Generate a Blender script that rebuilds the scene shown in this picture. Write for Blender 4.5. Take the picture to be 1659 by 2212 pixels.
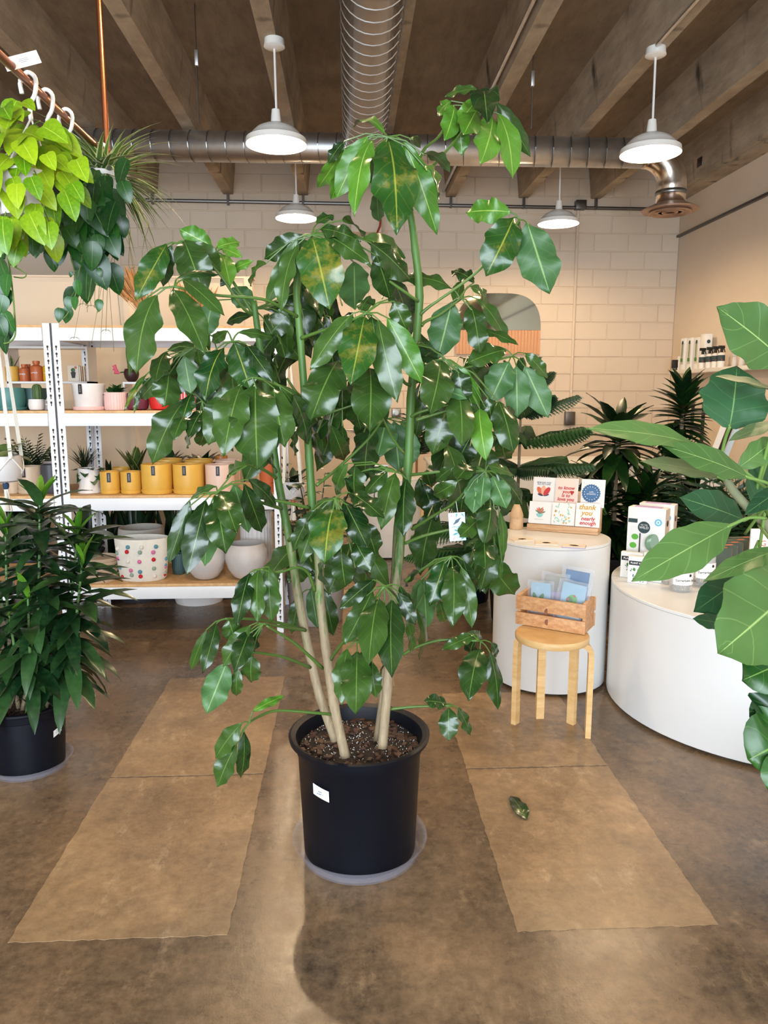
import bpy, bmesh, math, random
from mathutils import Vector, Matrix, noise
R = math.radians
random.seed(7)
for o in list(bpy.data.objects): bpy.data.objects.remove(o)
sc = bpy.context.scene
COL = sc.collection

# ------------------------------------------------------------------ camera
CAM_H, FPX, PITCH, YAW = 1.40, 1600.0, 9.1, 2.77
cam = bpy.data.cameras.new('camera'); cam_o = bpy.data.objects.new('camera', cam); COL.objects.link(cam_o)
cam.sensor_fit = 'VERTICAL'; cam.sensor_height = 24.0; cam.lens = 24.0*FPX/2212.0
cam.clip_start = 0.05
cam_o.location = (0, 0, CAM_H); cam_o.rotation_euler = (R(90-PITCH), 0, R(-YAW))
sc.camera = cam_o
RM = Matrix.Rotation(R(-YAW), 3, 'Z') @ Matrix.Rotation(R(90-PITCH), 3, 'X')
CO = Vector((0, 0, CAM_H)); CR = RM @ Vector((1, 0, 0)); CF = RM @ Vector((0, 0, -1))
def ray(px, py): return RM @ Vector(((px-829.5)/FPX, -(py-1106.0)/FPX, -1.0))
def P(px, py, Y):                       # point seen at a pixel, at the room depth Y
    d = ray(px, py); return CO + d*(Y/d.y)
def G(px, py, z=0.0):                   # point seen at a pixel, at the height z
    d = ray(px, py); return CO + d*((z-CAM_H)/d.z)
def XP(px, Y, z):                       # room x of a pixel column at depth Y and height z
    k = (px-829.5)/FPX; h = z-CAM_H
    return (k*(CF.y*Y+CF.z*h)-(CR.y*Y+CR.z*h))/(CR.x-k*CF.x)
def mpp(p): return CF.dot(Vector(p)-CO)/FPX

# ------------------------------------------------------------------ world, daylight, exposure
w = bpy.data.worlds.new('world'); sc.world = w; w.use_nodes = True
w.node_tree.nodes['Background'].inputs[0].default_value = (0.62, 0.78, 1.0, 1)
w.node_tree.nodes['Background'].inputs[1].default_value = 0.9
def area(name, loc, rot, sx, sy, power, col):
    l = bpy.data.lights.new(name, 'AREA'); l.shape = 'RECTANGLE'; l.size = sx; l.size_y = sy; l.energy = power; l.color = col
    o = bpy.data.objects.new(name, l); COL.objects.link(o); o.location = loc; o.rotation_euler = rot; return o
# daylight coming in through the storefront windows behind the camera
area('storefront_daylight', (-1.1, -2.92, 1.75), (R(90), 0, 0), 5.6, 2.5, 470, (0.80, 0.90, 1.0))
LAMP_GLOW = 1000
sc.view_settings.view_transform = 'Standard'; sc.view_settings.look = 'None'
sc.view_settings.gamma = 1.0; sc.view_settings.use_curve_mapping = False
sc.view_settings.exposure = 0.3

# ------------------------------------------------------------------ materials
def s2l(c):
    return tuple((x/255/12.92 if x/255 <= .04045 else ((x/255+.055)/1.055)**2.4) for x in c)+(1.0,)
MATS = {}
def nt(name):
    m = bpy.data.materials.new(name); m.use_nodes = True; t = m.node_tree; MATS[name] = m
    return m, t, t.nodes['Principled BSDF']
def node(t, typ, **kw):
    n = t.nodes.new(typ)
    for k, v in kw.items():
        if k.startswith('i_'):
            n.inputs[int(k[2:]) if k[2:].isdigit() else k[2:].replace('_', ' ')].default_value = v
        else: setattr(n, k, v)
    return n
def L(t, a, b): t.links.new(a, b)
def noisef(t, scale, detail=4, rough=.6, coord='Object', vec=None, stretch=None):
    n = node(t, 'ShaderNodeTexNoise'); n.inputs['Scale'].default_value = scale
    n.inputs['Detail'].default_value = detail; n.inputs['Roughness'].default_value = rough
    if vec is None:
        c = node(t, 'ShaderNodeTexCoord'); vec = c.outputs[coord]
    if stretch:
        mp = node(t, 'ShaderNodeMapping'); mp.inputs['Scale'].default_value = stretch; L(t, vec, mp.inputs[0]); vec = mp.outputs[0]
    L(t, vec, n.inputs['Vector']); return n.outputs['Fac']
def ramp(t, fac, stops):
    r = node(t, 'ShaderNodeValToRGB'); e = r.color_ramp.elements
    while len(e) < len(stops): e.new(.5)
    for k, (p, c) in enumerate(stops): e[k].position = p; e[k].color = c if len(c) == 4 else s2l(c)
    L(t, fac, r.inputs[0]); return r.outputs[0]
def mixc(t, fac, a, b, mode='MIX'):
    n = node(t, 'ShaderNodeMix', data_type='RGBA', blend_type=mode)
    for i, v in ((0, fac), (6, a), (7, b)):
        if hasattr(v, 'links'): L(t, v, n.inputs[i])
        else: n.inputs[i].default_value = v if i == 0 else (v if len(v) == 4 else s2l(v))
    return n.outputs[2]
def mth(t, op, a, b=None, clamp=False):
    n = node(t, 'ShaderNodeMath', operation=op, use_clamp=clamp)
    for i, v in ((0, a), (1, b)):
        if v is None: continue
        if hasattr(v, 'links'): L(t, v, n.inputs[i])
        else: n.inputs[i].default_value = v
    return n.outputs[0]
def bump(t, b, h, strength, dist=.01):
    n = node(t, 'ShaderNodeBump'); n.inputs['Strength'].default_value = strength; n.inputs['Distance'].default_value = dist
    L(t, h, n.inputs['Height']); L(t, n.outputs[0], b.inputs['Normal'])
def pm(name, col, rough=.5, metal=0, var=.0, vscale=8, bmp=0, bscale=60, spec=.5, coat=0, stretch=None, emit=None, alpha=None, trans=0):
    if name in MATS: return MATS[name]
    m, t, b = nt(name); c = s2l(col)
    b.inputs['Base Color'].default_value = c; b.inputs['Roughness'].default_value = rough; b.inputs['Metallic'].default_value = metal
    b.inputs['Specular IOR Level'].default_value = spec; b.inputs['Coat Weight'].default_value = coat
    if trans: b.inputs['Transmission Weight'].default_value = trans
    if alpha: b.inputs['Alpha'].default_value = alpha
    if var:
        f = noisef(t, vscale, stretch=stretch)
        d = tuple(x*(1-var) for x in c[:3])+(1,); u = tuple(min(1, x*(1+var)) for x in c[:3])+(1,)
        L(t, ramp(t, f, [(.3, d), (.7, u)]), b.inputs['Base Color'])
    if bmp: bump(t, b, noisef(t, bscale, stretch=stretch), bmp)
    if emit: b.inputs['Emission Color'].default_value = s2l(emit[0]); b.inputs['Emission Strength'].default_value = emit[1]
    return m
def wood(name, c1, c2, rough=.55, scale=(2, 2, 30)):
    m, t, b = nt(name); f = noisef(t, 3.0, 6, .65, stretch=scale)
    L(t, ramp(t, f, [(.3, c1), (.7, c2)]), b.inputs['Base Color']); b.inputs['Roughness'].default_value = rough
    bump(t, b, f, .12); return m
def leafmat(name, c_dark, c_mid, rough=.25, vein=None, veinw=.035, mott=None, spec=.5, lat=0, coat=0, transl=.0, stripe=None):
    """leaf: u runs across the blade, v from base to tip; per-leaf tone from the object's random number"""
    m, t, b = nt(name)
    tc = node(t, 'ShaderNodeTexCoord'); sp = node(t, 'ShaderNodeSeparateXYZ'); L(t, tc.outputs['UV'], sp.inputs[0])
    au = mth(t, 'ABSOLUTE', mth(t, 'SUBTRACT', sp.outputs[0], .5)); v = sp.outputs[1]
    oi = node(t, 'ShaderNodeObjectInfo'); rnd = oi.outputs['Random']
    f = noisef(t, 9, 3)
    f = mth(t, 'ADD', mth(t, 'MULTIPLY', f, .55), mth(t, 'MULTIPLY', rnd, .45))
    col = ramp(t, f, [(.25, c_dark), (.75, c_mid)])
    if mott:
        n2 = noisef(t, 16, 6, .7); n2 = mth(t, 'ADD', n2, mth(t, 'MULTIPLY', mth(t, 'SUBTRACT', rnd, .5), .22))
        mk = mth(t, 'MULTIPLY', mth(t, 'SUBTRACT', n2, .56), 5.0, True)
        col = mixc(t, mth(t, 'MULTIPLY', mk, .62), col, mott)
    if stripe:
        sm = mth(t, 'GREATER_THAN', au, stripe[1]) if stripe[1] > 0 else mth(t, 'LESS_THAN', au, -stripe[1])
        col = mixc(t, sm, col, stripe[0])
    hgt = None
    if lat:
        s = mth(t, 'SINE', mth(t, 'MULTIPLY', mth(t, 'SUBTRACT', v, mth(t, 'MULTIPLY', au, .42)), lat*6.2832))
        lv = mth(t, 'MULTIPLY', mth(t, 'SUBTRACT', s, .975), 40.0, True)
        if vein: col = mixc(t, mth(t, 'MULTIPLY', lv, .16), col, vein)
        hgt = s
    if vein:
        vm = mth(t, 'SUBTRACT', 1.0, mth(t, 'DIVIDE', au, veinw), True)
        col = mixc(t, mth(t, 'MULTIPLY', vm, .85), col, vein)
    L(t, col, b.inputs['Base Color']); b.inputs['Roughness'].default_value = rough; b.inputs['Specular IOR Level'].default_value = spec
    b.inputs['Coat Weight'].default_value = coat; b.inputs['Coat Roughness'].default_value = .12
    if lat:
        hh = mth(t, 'ADD', mth(t, 'MULTIPLY', hgt, .02), noisef(t, 14, 2)); bump(t, b, hh, .25, .012)
    if transl:
        tr = node(t, 'ShaderNodeBsdfTranslucent'); L(t, col, tr.inputs[0]); mx = node(t, 'ShaderNodeMixShader'); mx.inputs[0].default_value = transl
        out = t.nodes['Material Output']; L(t, b.outputs[0], mx.inputs[1]); L(t, tr.outputs[0], mx.inputs[2]); L(t, mx.outputs[0], out.inputs[0])
    return m

# ------------------------------------------------------------------ mesh helpers
class MB:
    def __init__(s): s.v = []; s.f = []; s.uv = []; s.mi = []; s.has_uv = False
    def add(s, vs, fs, mi=0, uvs=None):
        o = len(s.v); s.v += [Vector(p) for p in vs]
        for k, f in enumerate(fs):
            s.f.append([i+o for i in f]); s.mi.append(mi)
            if uvs: s.has_uv = True; s.uv.append([uvs[i] for i in f])
            else: s.uv.append([(0, 0)]*len(f))
        return s
    def box(s, x0, x1, y0, y1, z0, z1, mi=0, M=None):
        vs = [Vector((x, y, z)) for z in (z0, z1) for y in (y0, y1) for x in (x0, x1)]
        if M: vs = [M @ p for p in vs]
        return s.add(vs, [(0, 2, 3, 1), (4, 5, 7, 6), (0, 1, 5, 4), (2, 6, 7, 3), (0, 4, 6, 2), (1, 3, 7, 5)], mi)
    def cbox(s, x0, x1, y0, y1, z0, z1, c, mi=0, M=None):          # box with chamfered vertical and top edges
        b = bmesh.new(); bmesh.ops.create_cube(b, size=1)
        for q in b.verts: q.co = Vector(((x0+x1)/2+q.co.x*(x1-x0), (y0+y1)/2+q.co.y*(y1-y0), (z0+z1)/2+q.co.z*(z1-z0)))
        bmesh.ops.bevel(b, geom=b.edges[:], offset=c, segments=2, affect='EDGES', profile=.5)
        b.verts.index_update(); vs = [q.co.copy() for q in b.verts]; fs = [[q.index for q in f.verts] for f in b.faces]; b.free()
        if M: vs = [M @ p for p in vs]
        return s.add(vs, fs, mi)
    def lathe(s, prof, n=24, c=(0, 0, 0), mi=0, M=None, flute=0, fl=0, sq=1.0):
        vs = []; c = Vector(c)
        for r, z in prof:
            for k in range(n):
                a = 2*math.pi*k/n; rr = r*(1+fl*(1 if k % 2 else -1)) if flute else r
                p = Vector((rr*math.cos(a), rr*math.sin(a)*sq, z))
                vs.append((M @ p) if M else p+c)
        fs = []
        for j in range(len(prof)-1):
            for k in range(n):
                k2 = (k+1) % n; fs.append((j*n+k, j*n+k2, (j+1)*n+k2, (j+1)*n+k))
        if prof[0][0] > 1e-4: fs.append(tuple(reversed(range(n))))
        if prof[-1][0] > 1e-4: fs.append(tuple(range((len(prof)-1)*n, len(prof)*n)))
        return s.add(vs, fs, mi)
    def tube(s, pts, rad, n=8, mi=0, closed=False):
        pts = [Vector(p) for p in pts]; m = len(pts); up = Vector((0.31, .17, .93)).normalized(); vs = []
        if not hasattr(rad, '__len__'): rad = [rad]*m
        for i, p in enumerate(pts):
            if closed: d = pts[(i+1) % m]-pts[i-1]
            else: d = pts[min(i+1, m-1)]-pts[max(i-1, 0)]
            d.normalize(); a = d.cross(up)
            if a.length < .05: a = d.cross(Vector((1, 0, 0)))
            a.normalize(); b = d.cross(a)
            up = -b if False else up
            for k in range(n):
                t = 2*math.pi*k/n; vs.append(p+(a*math.cos(t)+b*math.sin(t))*rad[i])
        fs = []
        for i in range(m if closed else m-1):
            for k in range(n):
                k2 = (k+1) % n; j = (i+1) % m; fs.append((i*n+k, i*n+k2, j*n+k2, j*n+k))
        if not closed: fs += [tuple(reversed(range(n))), tuple(range((m-1)*n, m*n))]
        return s.add(vs, fs, mi)
    def ball(s, c, r, n=10, m=6, mi=0, sq=(1, 1, 1)):
        c = Vector(c); vs = [c+Vector((0, 0, -r*sq[2]))]; fs = []
        for j in range(1, m):
            t = math.pi*j/m-math.pi/2
            for k in range(n):
                a = 2*math.pi*k/n; vs.append(c+Vector((r*math.cos(t)*math.cos(a)*sq[0], r*math.cos(t)*math.sin(a)*sq[1], r*math.sin(t)*sq[2])))
        vs.append(c+Vector((0, 0, r*sq[2]))); T = len(vs)-1
        for k in range(n):
            k2 = (k+1) % n; fs.append((0, 1+k2, 1+k)); fs.append((T, T-n+k, T-n+k2))
            for j in range(m-2): fs.append((1+j*n+k, 1+j*n+k2, 1+(j+1)*n+k2, 1+(j+1)*n+k))
        return s.add(vs, fs, mi)
    def poly(s, pts, mi=0, M=None):
        pts = [Vector(p) for p in pts]
        if M: pts = [M @ p for p in pts]
        return s.add(pts, [tuple(range(len(pts)))], mi)
    def prism(s, pts2, z0, z1, mi=0, M=None):
        n = len(pts2); vs = [Vector((x, y, z)) for z in (z0, z1) for x, y in pts2]
        if M: vs = [M @ p for p in vs]
        fs = [tuple(reversed(range(n))), tuple(range(n, 2*n))]+[(k, (k+1) % n, n+(k+1) % n, n+k) for k in range(n)]
        return s.add(vs, fs, mi)
WL = {}                                  # world position of every object's origin
def wpos(o): return WL[o.name]
def mesh_of(name, mb, mats, smooth=True):
    me = bpy.data.meshes.new(name); me.from_pydata([tuple(p) for p in mb.v], [], mb.f)
    for m in (mats if isinstance(mats, (list, tuple)) else [mats]): me.materials.append(MATS[m] if isinstance(m, str) else m)
    if any(mb.mi): me.polygons.foreach_set('material_index', mb.mi)
    if mb.has_uv:
        uv = me.uv_layers.new(name='UVMap'); flat = [c for f in mb.uv for p in f for c in p]; uv.data.foreach_set('uv', flat)
    if smooth:
        me.polygons.foreach_set('use_smooth', [True]*len(me.polygons))
        if smooth != 'all': me.set_sharp_from_angle(angle=R(38))
    me.update(); return me
def link(o, parent, wloc):
    COL.objects.link(o); WL[o.name] = Vector(wloc)
    if parent is not None: o.parent = parent; o.location = Vector(wloc)-WL[parent.name]
    else: o.location = wloc
    return o
def obj(name, mb, mats, parent=None, smooth=True, origin=None):
    lo = Vector([min(p[i] for p in mb.v) for i in range(3)]); hi = Vector([max(p[i] for p in mb.v) for i in range(3)])
    c = Vector(origin) if origin is not None else Vector(((lo.x+hi.x)/2, (lo.y+hi.y)/2, (lo.z+hi.z)/2))
    for k in range(len(mb.v)): mb.v[k] = mb.v[k]-c
    return link(bpy.data.objects.new(name, mesh_of(name, mb, mats, smooth)), parent, c)
def inst(name, mesh, M, parent=None):    # another object on shared mesh data, M in room space
    o = bpy.data.objects.new(name, mesh); COL.objects.link(o); WL[o.name] = M.translation.copy()
    if parent is not None: o.parent = parent; M = Matrix.Translation(-WL[parent.name]) @ M
    o.matrix_basis = M; return o
def tag(o, label, cat, group=None):
    o['label'] = label; o['category'] = cat
    if group: o['group'] = group
    return o
def thing(name, label, cat, loc, group=None):
    o = bpy.data.objects.new(name, None); o.empty_display_size = .05; link(o, None, Vector(loc)); return tag(o, label, cat, group)
def struct(o): o['kind'] = 'structure'; return o
def stuff(o): o['kind'] = 'stuff'; return o
def frame(o, x, y=None, z=None):         # matrix with given x axis and roughly given z axis
    x = Vector(x).normalized(); z = Vector(z or (0, 0, 1)); y = z.cross(x).normalized(); z = x.cross(y)
    M = Matrix((x, y, z)).transposed().to_4x4(); M.translation = Vector(o); return M
def along(base, d, nrm, s=1.0, wx=1.0):  # leaf placement: +Y along d, +Z towards nrm
    d = Vector(d).normalized(); n = Vector(nrm)-d*Vector(nrm).dot(d)
    if n.length < 1e-4: n = d.orthogonal()
    n.normalize(); x = d.cross(n)
    M = Matrix((x*s*wx, d*s, n*s)).transposed().to_4x4(); M.translation = Vector(base); return M
def text(s, size, mat, M, parent, name='lettering', align='CENTER', ext=.0003, shear=0, bold=0, sx=1):
    c = bpy.data.curves.new(name, 'FONT'); c.body = s; c.size = size; c.align_x = align; c.align_y = 'CENTER'; c.extrude = ext; c.shear = shear; c.offset = bold
    c.resolution_u = 2; c.space_line = .8
    t = bpy.data.objects.new('tmp', c); COL.objects.link(t); me = bpy.data.meshes.new_from_object(t)
    bpy.data.objects.remove(t); me.name = name; me.materials.clear(); me.materials.append(MATS[mat])
    return inst(name, me, M @ Matrix.Diagonal((sx, 1, 1, 1)), parent)
def bars(rows, mat, M, parent, h_=.0016):   # lines of print too small to read: (x0, x1, y) in the local plane
    mb = MB()
    for x0, x1, y in rows: mb.box(x0, x1, y-h_/2, y+h_/2, 0, .0004, M=M)
    return obj('fine_print', mb, mat, parent, False)
def catmull(pts, sub=5):
    pts = [Vector(p) for p in pts]; out = []
    for i in range(len(pts)-1):
        p0 = pts[max(i-1, 0)]; p1 = pts[i]; p2 = pts[i+1]; p3 = pts[min(i+2, len(pts)-1)]
        for k in range(sub):
            t = k/sub; out.append(.5*((2*p1)+(p2-p0)*t+(2*p0-5*p1+4*p2-p3)*t*t+(3*p1-p0-3*p2+p3)*t**3))
    return out+[pts[-1]]
# ================================================================== surfaces
def concrete(name, tones, dark, stain, rlo, rhi):
    m, t, b = nt(name)
    g = node(t, 'ShaderNodeNewGeometry'); v = g.outputs['Position']
    f1 = noisef(t, .9, 7, .62, vec=v); f2 = noisef(t, 3.4, 8, .72, vec=v); f3 = noisef(t, 34, 4, .75, vec=v); f4 = noisef(t, 1.5, 7, .72, vec=v, stretch=(1.3, .7, 1)); f5 = noisef(t, 9, 6, .8, vec=v, stretch=(1, .55, 1))
    base = ramp(t, f1, [(.34, tones[0]), (.5, tones[1]), (.64, tones[2])])
    c = mixc(t, mth(t, 'MULTIPLY', mth(t, 'SUBTRACT', f2, .42), 4.0, True), dark, base); c = mixc(t, .55, base, c)
    c = mixc(t, mth(t, 'MULTIPLY', mth(t, 'MULTIPLY', mth(t, 'SUBTRACT', f4, .515), 6.0, True), stain), c, (34, 30, 27))
    c = mixc(t, mth(t, 'MULTIPLY', mth(t, 'MULTIPLY', mth(t, 'SUBTRACT', f5, .56), 6.0, True), .5), c, tones[3])
    c = mixc(t, .22, c, ramp(t, f3, [(.32, (44, 36, 30)), (.68, (196, 166, 130))]))
    L(t, c, b.inputs['Base Color']); b.inputs['Specular IOR Level'].default_value = .5
    L(t, ramp(t, f2, [(.3, (rlo,)*3+(1,)), (.7, (rhi,)*3+(1,))]), b.inputs['Roughness']); bump(t, b, mth(t, 'ADD', f5, mth(t, 'MULTIPLY', f3, .4)), .14, .006)
concrete('floor_concrete', ((84, 66, 50), (134, 106, 78), (170, 138, 104), (196, 166, 130)), (54, 45, 38), 1.0, .20, .38)
concrete('floor_patch', ((146, 116, 82), (186, 152, 112), (212, 180, 138), (230, 204, 166)), (104, 82, 60), .4, .26, .44)
m, t, b = nt('ceiling_concrete')
f1 = noisef(t, 1.2, 6, .6); f2 = noisef(t, 14, 5, .7, stretch=(1, .25, 1))
L(t, mixc(t, .35, ramp(t, f1, [(.3, (114, 98, 78)), (.7, (146, 128, 106))]), ramp(t, f2, [(.3, (88, 74, 58)), (.7, (166, 146, 118))])), b.inputs['Base Color'])
b.inputs['Roughness'].default_value = .9; bump(t, b, f2, .2)
m, t, b = nt('joist_concrete')
f1 = noisef(t, 1.8, 6, .6); f2 = noisef(t, 8, 6, .7, stretch=(1, .4, 2)); f3 = noisef(t, 3.2, 3, .5, stretch=(1, 1.5, .5))
c = mixc(t, .4, ramp(t, f1, [(.3, (148, 134, 116)), (.7, (188, 174, 154))]), ramp(t, f2, [(.3, (104, 90, 72)), (.7, (200, 182, 156))]))
c = mixc(t, mth(t, 'MULTIPLY', mth(t, 'SUBTRACT', f3, .62), 9, True), c, (84, 76, 64))
L(t, c, b.inputs['Base Color']); b.inputs['Roughness'].default_value = .88; bump(t, b, f2, .25)
pm('wall_paint', (226, 210, 190), .72, var=.03, vscale=2, bmp=.08, bscale=40)
pm('panel_paint', (228, 208, 182), .7, var=.02, vscale=2, bmp=.03, bscale=80)
pm('white_laminate', (236, 235, 232), .32, var=.012, vscale=3)
pm('white_enamel', (240, 238, 232), .3); pm('white_steel', (238, 240, 243), .38, bmp=.02); pm('dark_slot', (58, 48, 40), .8)
pm('galvanised', (212, 213, 215), .42, metal=1, var=.10, vscale=9); pm('galvanised_seam', (150, 152, 154), .3, metal=1)
pm('duct_smooth', (224, 214, 204), .22, metal=1, var=.05, vscale=4)
pm('steel_dark', (112, 108, 104), .4, metal=1); pm('diffuser_metal', (168, 140, 122), .4, metal=.6)
pm('black_plastic', (7, 11, 21), .45, var=.15, vscale=5, bmp=.04, bscale=30, spec=.28); pm('black_matte', (20, 19, 19), .6)
pm('copper', (150, 92, 62), .35, metal=1); pm('white_plastic', (240, 238, 234), .4); pm('glass_dark', (10, 10, 12), .15)
pm('paper_white', (244, 243, 240), .6); pm('paper_cream', (240, 226, 208), .6); pm('label_black', (22, 24, 30), .5)
wood('particle_board', (196, 152, 100), (226, 186, 134), .6, (12, 12, 12)); wood('birch', (214, 168, 104), (236, 200, 144), .42, (3, 3, 14))
wood('pine', (186, 128, 80), (226, 176, 126), .55, (3, 22, 22)); wood('pine_knot', (112, 66, 46), (150, 92, 62), .6, (9, 9, 9)); wood('oak', (192, 146, 104), (222, 182, 140), .5, (3, 3, 20))
wood('beech_figure', (206, 166, 122), (228, 192, 152), .55, (6, 6, 10)); wood('bamboo_panel', (198, 140, 100), (226, 174, 132), .5, (60, 60, 2))
pm('terracotta', (186, 92, 48), .6, var=.08); pm('mirror_glass', (196, 198, 184), .04, metal=1)
m, t, b = nt('potting_soil')
f1 = noisef(t, 55, 5, .7); f2 = noisef(t, 240, 2, .5)
c = ramp(t, f1, [(.3, (18, 13, 10)), (.6, (52, 36, 28)), (.8, (80, 56, 42))])
L(t, c, b.inputs['Base Color']); b.inputs['Roughness'].default_value = .75; bump(t, b, f1, .9, .02)
pm('perlite', (236, 232, 226), .6); pm('bark_chip', (74, 48, 36), .6, var=.3, vscale=30)

# ================================================================== the room
XL, XR, YF, YB, ZJ, ZC = -5.6, P(1462, 600, 8.95).x, -3.0, 8.95, 3.63, 4.03
floor = struct(obj('floor', MB().box(XL-.2, XR+.2, YF-.2, YB+.2, -.15, 0), 'floor_concrete', smooth=False))
# paler concrete infill slabs let into the floor, each cast on its own
def slab(x0, x1, y0, y1):
    n = 30; rnd = random.Random(int(x0*100+y0*7))
    pts = []
    for k in range(n): pts.append((x0+(x1-x0)*k/n, y0+rnd.uniform(-.003, .003)))
    for k in range(n): pts.append((x1+rnd.uniform(-.003, .003), y0+(y1-y0)*k/n))
    for k in range(n): pts.append((x1-(x1-x0)*k/n, y1+rnd.uniform(-.004, .004)))
    for k in range(n): pts.append((x0+rnd.uniform(-.003, .003), y1-(y1-y0)*k/n))
    return obj('floor_slab', MB().prism(pts, -.02, .0015), 'floor_patch', floor, False)
yj = (G(300, 1668).y+G(1180, 1668).y)/2
lx0, lx1, ly = (G(10, 2035).x+G(250, 1668).x)/2, (G(490, 2022).x+G(572, 1668).x)/2, (G(10, 2035).y+G(490, 2022).y)/2
rx0, rx1, ry = (G(1115, 2010).x+G(1010, 1668).x)/2, (G(1560, 2000).x+G(1318, 1668).x)/2, (G(1115, 2010).y+G(1560, 2000).y)/2
slab(lx0, lx1, ly, yj-.006); slab(lx0, lx1, yj+.006, 3.55); slab(rx0, rx1, ry, yj-.006); slab(rx0, rx1, yj+.006, 3.3)
slab(lx1+.28, rx0-.22, 3.4, 5.2)

ceiling = struct(obj('ceiling', MB().box(XL-.2, XR+.2, YF-.2, YB+.2, ZC, ZC+.15), 'ceiling_concrete', smooth=False))
wb = struct(obj('wall_back', MB().box(XL-.2, XR+.2, YB+.012, YB+.2, 0, ZC), 'wall_paint', smooth=False))
wr = struct(obj('wall_right', MB().box(XR, XR+.2, YF, YB+.012, 0, ZC), 'wall_paint', smooth=False))
struct(obj('wall_left', MB().box(XL-.2, XL, YF, YB+.012, 0, ZC), 'wall_paint', smooth=False))
fw = MB(); fw.box(XL, XR, YF-.2, YF, 3.15, ZC); fw.box(XL, -4.1, YF-.2, YF, 0, 3.15); fw.box(2.1, XR, YF-.2, YF, 0, 3.15); fw.box(-4.1, 2.1, YF-.2, YF, 0, .35)
struct(obj('wall_front', fw, 'wall_paint', smooth=False))
win = struct(obj('window_1', MB().box(-4.1, 2.1, YF-.12, YF-.06, .35, .42), 'black_matte', smooth=False))
for k in range(5):
    x = -4.1+6.2*k/4; obj('window_frame', MB().box(x-.03, x+.03, YF-.12, YF-.06, .42, 3.15), 'black_matte', win, False)
# painted concrete blocks, running bond, each block its own piece
bh, bw = .2032, .4064
bm = MB(); c = .006; W2, H2 = bw/2-.003, bh/2-.003
bm.add([(-W2, 0, -H2), (W2, 0, -H2), (W2, 0, H2), (-W2, 0, H2), (-W2+c, -.012, -H2+c), (W2-c, -.012, -H2+c), (W2-c, -.012, H2-c), (-W2+c, -.012, H2-c)],
       [(4, 5, 6, 7), (0, 1, 5, 4), (1, 2, 6, 5), (2, 3, 7, 6), (3, 0, 4, 7)])
blk = mesh_of('concrete_block', bm, 'wall_paint', False)
row = 0
for r_ in range(4, 19):
    z = r_*bh+bh/2
    if z+bh/2 > ZC: break
    x = XR-bw/2-(bw/2 if r_ % 2 else 0)
    if r_ % 2: inst('concrete_block', blk, Matrix.Translation((XR-bw/4, YB+.012, z)) @ Matrix.Diagonal((.5, 1, 1, 1)), wb)
    while x > -2.55:
        inst('concrete_block', blk, Matrix.Translation((x, YB+.012, z)), wb); x -= bw
# precast joists
jp = [XP(330+k*159.2, YB, ZJ) for k in range(-5, 8)]
jx = [XP(k, YB, ZJ) for k in (330, 495, 655, 814, 972, 1129, 1286)]
sp_ = (jx[-1]-jx[0])/6
for k in range(-5, 8):
    x = jx[0]+k*sp_
    if x < XL or x > XR-.05: continue
    j = MB(); pr = [(-.055, ZJ), (.055, ZJ), (.095, ZC), (-.095, ZC)]
    j.add([(x+a, y, z) for y in (YF, YB) for a, z in pr], [(0, 3, 2, 1), (4, 5, 6, 7), (0, 1, 5, 4), (1, 2, 6, 5), (2, 3, 7, 6), (3, 0, 4, 7)])
    obj('joist', j, 'joist_concrete', ceiling, False)
# ledger beam against the right wall with its steel conduit run
obj('edge_beam', MB().box(XR-.18, XR-.001, YF, YB, ZJ-.02, ZC), 'joist_concrete', ceiling, False)
tp = MB().box(XR-.035, XR, YF, YB, ZJ-.42, ZJ-.395); tag(obj('wall_conduit', tp, 'steel_dark', smooth=False), 'thin rusty conduit running along the top of the right wall', 'conduit')
cp = MB().tube([(XR-.19, y, ZJ+.16) for y in (1.5, 8.8)], .013); cb = obj('beam_conduit', cp, 'galvanised'); tag(cb, 'galvanised conduit with junction boxes along the right edge beam', 'conduit')
for y in (6.4, 8.0): obj('junction_box', MB().cbox(XR-.25, XR-.18, y-.06, y+.06, ZJ+.1, ZJ+.22, .006), 'steel_dark', cb)
cl = MB().tube(catmull([(XR-.2, 5.7, ZJ+.16), (XR-.21, 6.3, ZJ+.13), (XR-.22, 6.34, ZJ-.05), (XR-.1, 6.2, ZJ-.16)]), .009, 6); tag(obj('looped_cable', cl, 'white_plastic'), 'thin cable looping off the junction box on the right edge beam', 'cable')
# conduit along the back wall
zc = P(900, 442, YB-.03).z
cb = obj('back_conduit', MB().tube([(-3.6, YB-.03, zc+.02), (XR-.02, YB-.03, zc-.02)], .02), 'steel_dark'); tag(cb, 'dark horizontal conduit strapped along the top of the back wall', 'conduit')
for k in range(9):
    x = jx[0]+k*sp_ if k < 7 else 0
    if k < 7: obj('strap', MB().box(x-.012, x+.012, YB-.055, YB-.005, zc-.03, ZJ-.005), 'steel_dark', cb, False)
bx = P(1254, 443, YB-.05); obj('junction_box', MB().cbox(bx.x-.06, bx.x+.06, YB-.09, YB, bx.z-.05, bx.z+.05, .005), 'steel_dark', cb)
p0, p1 = P(1249, 455, YB-.02), P(1236, 900, YB-.02)
vc = obj('wall_conduit_drop', MB().tube([(p0.x, YB-.02, p0.z), (p0.x, YB-.02, p1.z)], .017), 'wall_paint'); tag(vc, 'painted vertical conduit dropping down the block wall to an outlet box', 'conduit')
obj('outlet_box', MB().cbox(p0.x-.07, p0.x+.05, YB-.07, YB, p1.z-.1, p1.z+.06, .008), 'steel_dark', vc)
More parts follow.
